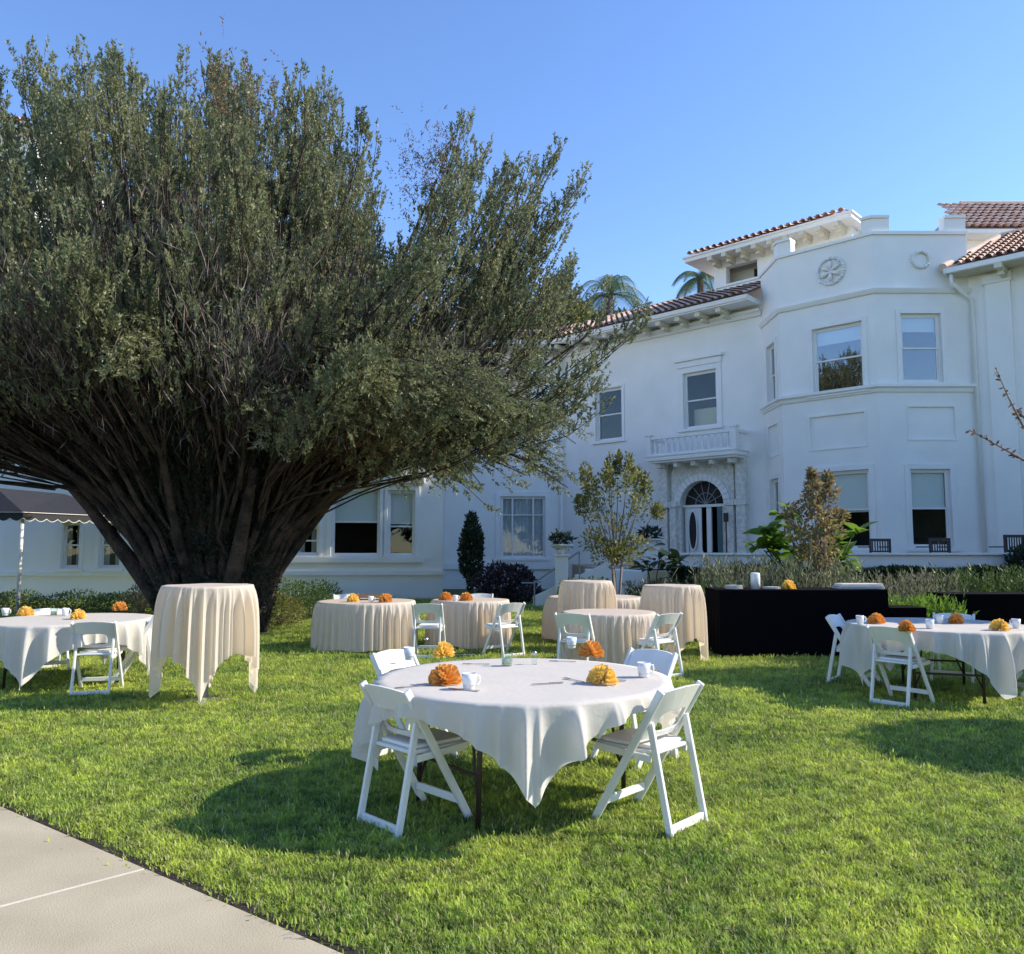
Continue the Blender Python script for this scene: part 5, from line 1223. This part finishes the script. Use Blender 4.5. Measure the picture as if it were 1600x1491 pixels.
for i, (dx, dy, z, ty, nsp, crad) in enumerate(plumes):
    a = math.atan2(dy, dx) + rg.normal() * .25; rho = math.hypot(dx, dy); rb = min(.75, .2 + rho * .1) * rg.uniform(.75, 1.05)
    P0 = np.array([rb * math.cos(a), rb * math.sin(a) * .9, 0.0]); Tp = np.array([dx, dy, z]); rad = np.array([dx, dy, 0.]) / max(rho, .1)
    if ty == 'u':
        low_ = rho > 3 and z < 6.2; P1 = P0 + rad * (.10 * rho) + [0, 0, max(z * .30, 2.4)]; P2 = Tp - rad * ((.24 if low_ else .10) * rho + .1) - [0, 0, .5 if low_ else z * .34]
    elif ty == 'r': P1 = P0 + rad * (.22 * rho) + [0, 0, z * .30]; P2 = Tp - rad * (.28 * rho) - [0, 0, z * .34]
    else: P1 = P0 + rad * (.06 * rho) + [0, 0, 4.3]; P2 = Tp - rad * (.36 * rho) + [0, 0, 1.9]
    PB = [P0, P1, P2, Tp]; clampf = env_clamp if ty != 'd' else (lambda p_, t_: p_)
    tt = np.linspace(0, 1, 12); c_ = clampf(bez(PB, tt), tt); c_[2:-1] += rg.normal(size=(9, 3)) * .075
    main = True
    if main:
        r0_ = rg.uniform(.045, .125); stemsM.tube([tuple(p) for p in c_], [max(.008, r0_ * (1 - .93 * t ** .7)) for t in tt], 7)
    else:
        k0 = 5; stemsM.tube([tuple(p) for p in c_[k0:]], [.030 * (1 - .8 * q / (11 - k0)) for q in range(12 - k0)], 4, cap=False)
    Lc = np.linalg.norm(np.diff(c_, axis=0), axis=1).sum()
    for q_i in range(nsp):
        aa = rg.uniform(0, 2 * math.pi); ro = crad * math.sqrt(rg.random()); offv = np.array([ro * math.cos(aa), ro * math.sin(aa), -1.5 * ro * ro + rg.normal() * .16])
        if ty == 'd': offv = np.array([ro * math.cos(aa), ro * math.sin(aa), rg.normal() * .2])
        Lf = min(rg.uniform(1.5, 3.4), Lc * .55) * (1 if ty != 'd' else .7)
        def sp_(t): 
            k = np.clip((t - .35) / .35, 0, 1)[:, None]; k = k * k * (3 - 2 * k)
            return clampf(bez(PB, t), t) + offv * k
        t0_ = 1 - Lf / Lc; ts = np.linspace(max(.38, t0_ - .2), 1, 9); stemsM.tube([tuple(v_) for v_ in sp_(ts)], [.018 * (1 - .75 * j / 8) for j in range(9)], 4, cap=False)
        K = int(Lf * (17 if p_in(dx) else 13)); t_ = 1 - rg.random(K) * Lf / Lc; p = sp_(t_); tg = unit(sp_(np.minimum(t_ + .02, 1.03)) - p)
        f = (1 - t_) / (Lf / Lc); spread = (.03 + .095 * np.minimum(f * 2.2, 1))[:, None]; off = rg.normal(size=(K, 3)) * spread
        SO.append(p + off); upv = np.array([0, 0, 1.]) if ty != 'd' else rad * .4 + np.array([0, 0, .1])
        SD.append(tg * .7 + upv * .9 + unit(off + 1e-6) * .42 + rg.normal(size=(K, 3)) * .14); SL.append(rg.uniform(.14, .30, K) * (1.25 if ty == 'd' else 1))
SO = np.concatenate(SO); SD = np.concatenate(SD); SL = np.concatenate(SL)
# thin out the old bare interior on the camera side
zone = ((SO[:, 0] - .9) / 3.0) ** 2 + ((SO[:, 1] + 2.2) / 3.6) ** 2 + ((SO[:, 2] - 4.9) / 2.3) ** 2 < 1
cone = (np.hypot(SO[:, 0] - .3, SO[:, 1]) < 1.2 + (SO[:, 2] - 2.4) * 1.9) & (SO[:, 2] < 5.4) & (SO[:, 1] < 1.5)
pk = np.where(cone, np.interp(SO[:, 2], [3.2, 5.0], [.30, .75]), np.where(zone, .6, 1.0)) * (1 + .8 * np.sin(SO[:, 0] * 2.1 + 1) * np.sin(SO[:, 2] * 1.7) * (zone | cone)); keep = rg.random(len(SO)) < pk; zone = zone | cone
low = (SO[:, 2] < 3.0) & (np.hypot(SO[:, 0], SO[:, 1]) < 3.0); keep &= ~low
SOz = SO[~keep]; SDz = SD[~keep]
SO, SD, SL = SO[keep], SD[keep], SL[keep]
print('shoots', len(SO), len(SOz))
V, F = shoots(SO, SD, SL, 21, .064, .026, rg, .62)
npmesh('crown', V, F, M_yew, yew)
# fine twigs all over and dense bare ones in the interior
n = 9000; idx = rg.integers(0, len(SO), n); V1, F1 = leaf_quads(SO[idx] - unit(SD[idx]) * .15, SD[idx] + rg.normal(size=(n, 3)) * .25, .32, .010, rg)
nz = 24000; iz = rg.integers(0, len(SOz), nz); iz = iz[SOz[iz][:, 2] > 3.3]; nz = len(iz); V2, F2 = leaf_quads(SOz[iz] + rg.normal(size=(nz, 3)) * .25, SDz[iz] + rg.normal(size=(nz, 3)) * .5, .16 + .24 * rg.random(nz), .013, rg)
V, F = join_vf([(V1, F1), (V2, F2)]); npmesh('twigs', V, F, M_twig, yew)
# rusty dead sprays near the right notch and the lower right limb
pts = np.concatenate([np.array([3.9, -.5, 8.7]) + rg.normal(size=(160, 3)) * [.25, .2, .5], np.array([4.4, -.5, 9.2]) + rg.normal(size=(60, 3)) * [.15, .15, .3], np.array([3.3, -2.0, 3.5]) + rg.normal(size=(200, 3)) * [.5, .4, .25], np.array([1.8, -4.6, 8.0]) + rg.normal(size=(60, 3)) * .3])
V, F = shoots(pts, rg.normal(size=(len(pts), 3)) + [0, 0, 1], np.full(len(pts), .3), 9, .06, .018, rg); npmesh('dead_spray', V, F, M_brown, yew)
# the massed stems of the trunk
for k in range(54):
    a = 2 * math.pi * k / 54 + rg.normal() * .08; rb = rg.uniform(.45, .80) if k % 3 else rg.uniform(.1, .45); top = rg.uniform(2.6, 5.2); out = rb + (.45 + .85 * rb) * rg.uniform(.7, 1.9)
    r0_ = rg.uniform(.06, .17); pts = [(rb * math.cos(a) * (1.06 if j == 0 else 1) + (out - rb) * math.cos(a) * (j / 6) ** 1.35 + rg.normal() * .02, (rb * math.sin(a) + (out - rb) * math.sin(a) * (j / 6) ** 1.35) * .95 + rg.normal() * .02, top * j / 6 - .03) for j in range(7)]
    stemsM.tube(pts, [r0_ * 1.35, r0_ * 1.05, r0_, r0_ * .9, r0_ * .75, r0_ * .6, r0_ * .4], 8)
stemsM.tube([(0, 0, -.05), (0, 0, 1.0), (0, 0, 2.0)], [.62, .55, .4], 12)
tr_ = stemsM.build('trunk', M_bark, yew, smooth=True)
n = 6500; a = rg.uniform(0, 2 * math.pi, n); zz = 3.9 * rg.random(n) ** .7; rr = (.80 + .22 * zz + .12 * np.maximum(zz - 1.2, 0) ** 1.5 + .14 * rg.random(n) - .3 * (rg.random(n) < .3) + .5 * np.maximum(zz - 2.4, 0) ** 1.4 * (rg.random(n) < .6)); O = np.stack([rr * np.cos(a), rr * np.sin(a) * .95, zz], 1)
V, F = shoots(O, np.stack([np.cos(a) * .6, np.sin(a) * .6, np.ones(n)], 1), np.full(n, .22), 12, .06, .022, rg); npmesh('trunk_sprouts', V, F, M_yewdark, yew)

# ------------------------------------------------------------------ grass
def grass_material():
    m = bpy.data.materials.new('grass_blade'); m.use_nodes = True; n = m.node_tree.nodes; l = m.node_tree.links; b = n['Principled BSDF']; out = n['Material Output']
    b.inputs['Roughness'].default_value = .55; b.inputs['Specular IOR Level'].default_value = .35
    ge = n.new('ShaderNodeNewGeometry'); n1 = n.new('ShaderNodeTexNoise'); n1.inputs['Scale'].default_value = .9; n1.inputs['Detail'].default_value = 6; n1.inputs['Roughness'].default_value = .65
    n2 = n.new('ShaderNodeTexNoise'); n2.inputs['Scale'].default_value = 11; n2.inputs['Detail'].default_value = 3
    l.new(ge.outputs['Position'], n1.inputs['Vector']); l.new(ge.outputs['Position'], n2.inputs['Vector'])
    r1 = n.new('ShaderNodeValToRGB'); e = r1.color_ramp.elements; e[0].position = .36; e[0].color = (.19, .34, .05, 1); e[1].position = .64; e[1].color = (.62, .74, .11, 1)
    l.new(n1.outputs['Fac'], r1.inputs[0])
    r2 = n.new('ShaderNodeValToRGB'); e = r2.color_ramp.elements; e[0].position = .35; e[0].color = (.40, .43, .46, 1); e[1].position = .62; e[1].color = (1.15, 1.12, 1.05, 1); l.new(n2.outputs['Fac'], r2.inputs[0])
    mx = n.new('ShaderNodeMix'); mx.data_type = 'RGBA'; mx.blend_type = 'MULTIPLY'; mx.inputs['Factor'].default_value = 1; l.new(r1.outputs[0], mx.inputs['A']); l.new(r2.outputs[0], mx.inputs['B'])
    m3 = n.new('ShaderNodeMix'); m3.data_type = 'RGBA'; m3.inputs['B'].default_value = (.60, .55, .30, 1); mm = n.new('ShaderNodeMath'); mm.operation = 'POWER'; mm.inputs[1].default_value = 5
    l.new(ge.outputs['Random Per Island'], mm.inputs[0]); l.new(mm.outputs[0], m3.inputs['Factor']); l.new(mx.outputs['Result'], m3.inputs['A'])
    l.new(m3.outputs['Result'], b.inputs['Base Color'])
    t = n.new('ShaderNodeBsdfTranslucent'); ms = n.new('ShaderNodeMixShader'); ms.inputs[0].default_value = .45; l.new(m3.outputs['Result'], t.inputs[0]); l.new(b.outputs[0], ms.inputs[1]); l.new(t.outputs[0], ms.inputs[2]); l.new(ms.outputs[0], out.inputs[0])
    return m
M_grass = grass_material()
Vt = []; Ft = []; Tid = []; base = 0
for k in range(3):
    nb = 70; g = np.random.default_rng(900 + k); P = np.concatenate([g.normal(size=(nb, 2)) * .05, np.zeros((nb, 1))], 1)
    az = g.uniform(0, 2 * math.pi, nb); lean = g.uniform(.1, .95, nb) ** 1.0; h = g.uniform(.014, .033, nb); w_ = g.uniform(.0022, .0042, nb)
    s_ = np.stack([-np.sin(az), np.cos(az), np.zeros(nb)], 1) * w_[:, None]; d1 = np.stack([np.cos(az) * lean * .35, np.sin(az) * lean * .35, np.ones(nb)], 1); d2 = np.stack([np.cos(az) * lean * 1.1, np.sin(az) * lean * 1.1, np.ones(nb) * .95], 1)
    mid = P + d1 * h[:, None] * .55; tip = P + d2 * h[:, None]
    v = np.stack([P - s_, P + s_, mid + s_ * .8, mid - s_ * .8, tip], 1).reshape(-1, 3); i0 = np.arange(nb)[:, None] * 5 + base
    for r_ in i0[:, 0]: Ft += [(r_, r_ + 1, r_ + 2, r_ + 3), (r_ + 3, r_ + 2, r_ + 4)]
    Vt.append(v); Tid += [k] * len(v); base += len(v)
pts = []
g = np.random.default_rng(5)
def field(y0, y1, sp_, extra=.6):
    ys = np.arange(y0, y1, sp_)
    for y in ys:
        xw = y * .65 + extra; xs = np.arange(-xw, xw, sp_); pts.append(np.stack([xs + g.uniform(-.5, .5, len(xs)) * sp_, np.full(len(xs), y) + g.uniform(-.5, .5, len(xs)) * sp_], 1))
field(2.6, 6.0, .052); field(6.0, 10, .075); field(10, 16, .115); field(16, 25.5, .17, 1)
GP = np.concatenate(pts)
rel = GP - np.array([P_EDGE0.x, P_EDGE0.y]); dn = rel @ np.array([en.x, en.y]); GP = GP[dn < -.085 - .035 * np.abs(g.normal(size=len(dn)))]
near = 1 - .5 * ((rel @ np.array([en.x, en.y]))[dn < 10][:1].sum() * 0)
GP = GP[(np.hypot(GP[:, 0] - YX, GP[:, 1] - YY) > 1.3)]
GP = GP[~((GP[:, 1] > 18.9) & (GP[:, 0] > tx0 - .4))]
sc_ = g.uniform(.75, 1.3, len(GP)) * np.interp(GP[:, 1], [3, 6, 10, 25], [1, 1.15, 1.5, 2.2])
rot = np.stack([g.normal(size=len(GP)) * .12, g.normal(size=len(GP)) * .12, g.uniform(0, 6.28, len(GP))], 1)
me = bpy.data.meshes.new('grass'); VV = np.concatenate(Vt + [np.concatenate([GP, np.zeros((len(GP), 1))], 1)]); me.from_pydata(VV.tolist(), [], Ft); me.materials.append(M_grass)
tid = np.array(Tid + list(10 + g.integers(0, 3, len(GP))), dtype=np.int32)
at = me.attributes.new('tid', 'INT', 'POINT'); at.data.foreach_set('value', tid)
at = me.attributes.new('rot', 'FLOAT_VECTOR', 'POINT'); at.data.foreach_set('vector', np.concatenate([np.zeros((len(Tid), 3)), rot]).astype(np.float32).ravel())
at = me.attributes.new('scl', 'FLOAT', 'POINT'); at.data.foreach_set('value', np.concatenate([np.ones(len(Tid)), sc_]).astype(np.float32))
go = bpy.data.objects.new('grass', me); COL.objects.link(go); tag(go, 'mown sunlit grass covering the whole lawn', kind='stuff')
ng = bpy.data.node_groups.new('grass_spread', 'GeometryNodeTree'); ng.interface.new_socket('Geometry', in_out='INPUT', socket_type='NodeSocketGeometry'); ng.interface.new_socket('Geometry', in_out='OUTPUT', socket_type='NodeSocketGeometry')
gi = ng.nodes.new('NodeGroupInput'); goo = ng.nodes.new('NodeGroupOutput'); jn = ng.nodes.new('GeometryNodeJoinGeometry')
def named(nm, ty):
    a = ng.nodes.new('GeometryNodeInputNamedAttribute'); a.data_type = ty; a.inputs['Name'].default_value = nm; return a
def sep(val):
    s = ng.nodes.new('GeometryNodeSeparateGeometry'); s.domain = 'POINT'; cmp = ng.nodes.new('FunctionNodeCompare'); cmp.data_type = 'INT'; cmp.operation = 'EQUAL'
    a = named('tid', 'INT'); ng.links.new(a.outputs[0], cmp.inputs[2]); cmp.inputs[3].default_value = val; ng.links.new(cmp.outputs[0], s.inputs['Selection']); ng.links.new(gi.outputs[0], s.inputs['Geometry']); return s.outputs['Selection']
for k in range(3):
    ip = ng.nodes.new('GeometryNodeInstanceOnPoints'); ng.links.new(sep(10 + k), ip.inputs['Points']); ng.links.new(sep(k), ip.inputs['Instance'])
    e2r = ng.nodes.new('FunctionNodeEulerToRotation'); a = named('rot', 'FLOAT_VECTOR'); ng.links.new(a.outputs[0], e2r.inputs[0]); ng.links.new(e2r.outputs[0], ip.inputs['Rotation'])
    s_ = named('scl', 'FLOAT'); ng.links.new(s_.outputs[0], ip.inputs['Scale']); ng.links.new(ip.outputs[0], jn.inputs[0])
ng.links.new(jn.outputs[0], goo.inputs[0])
md = go.modifiers.new('spread', 'NODES'); md.node_group = ng
print('tufts', len(GP))
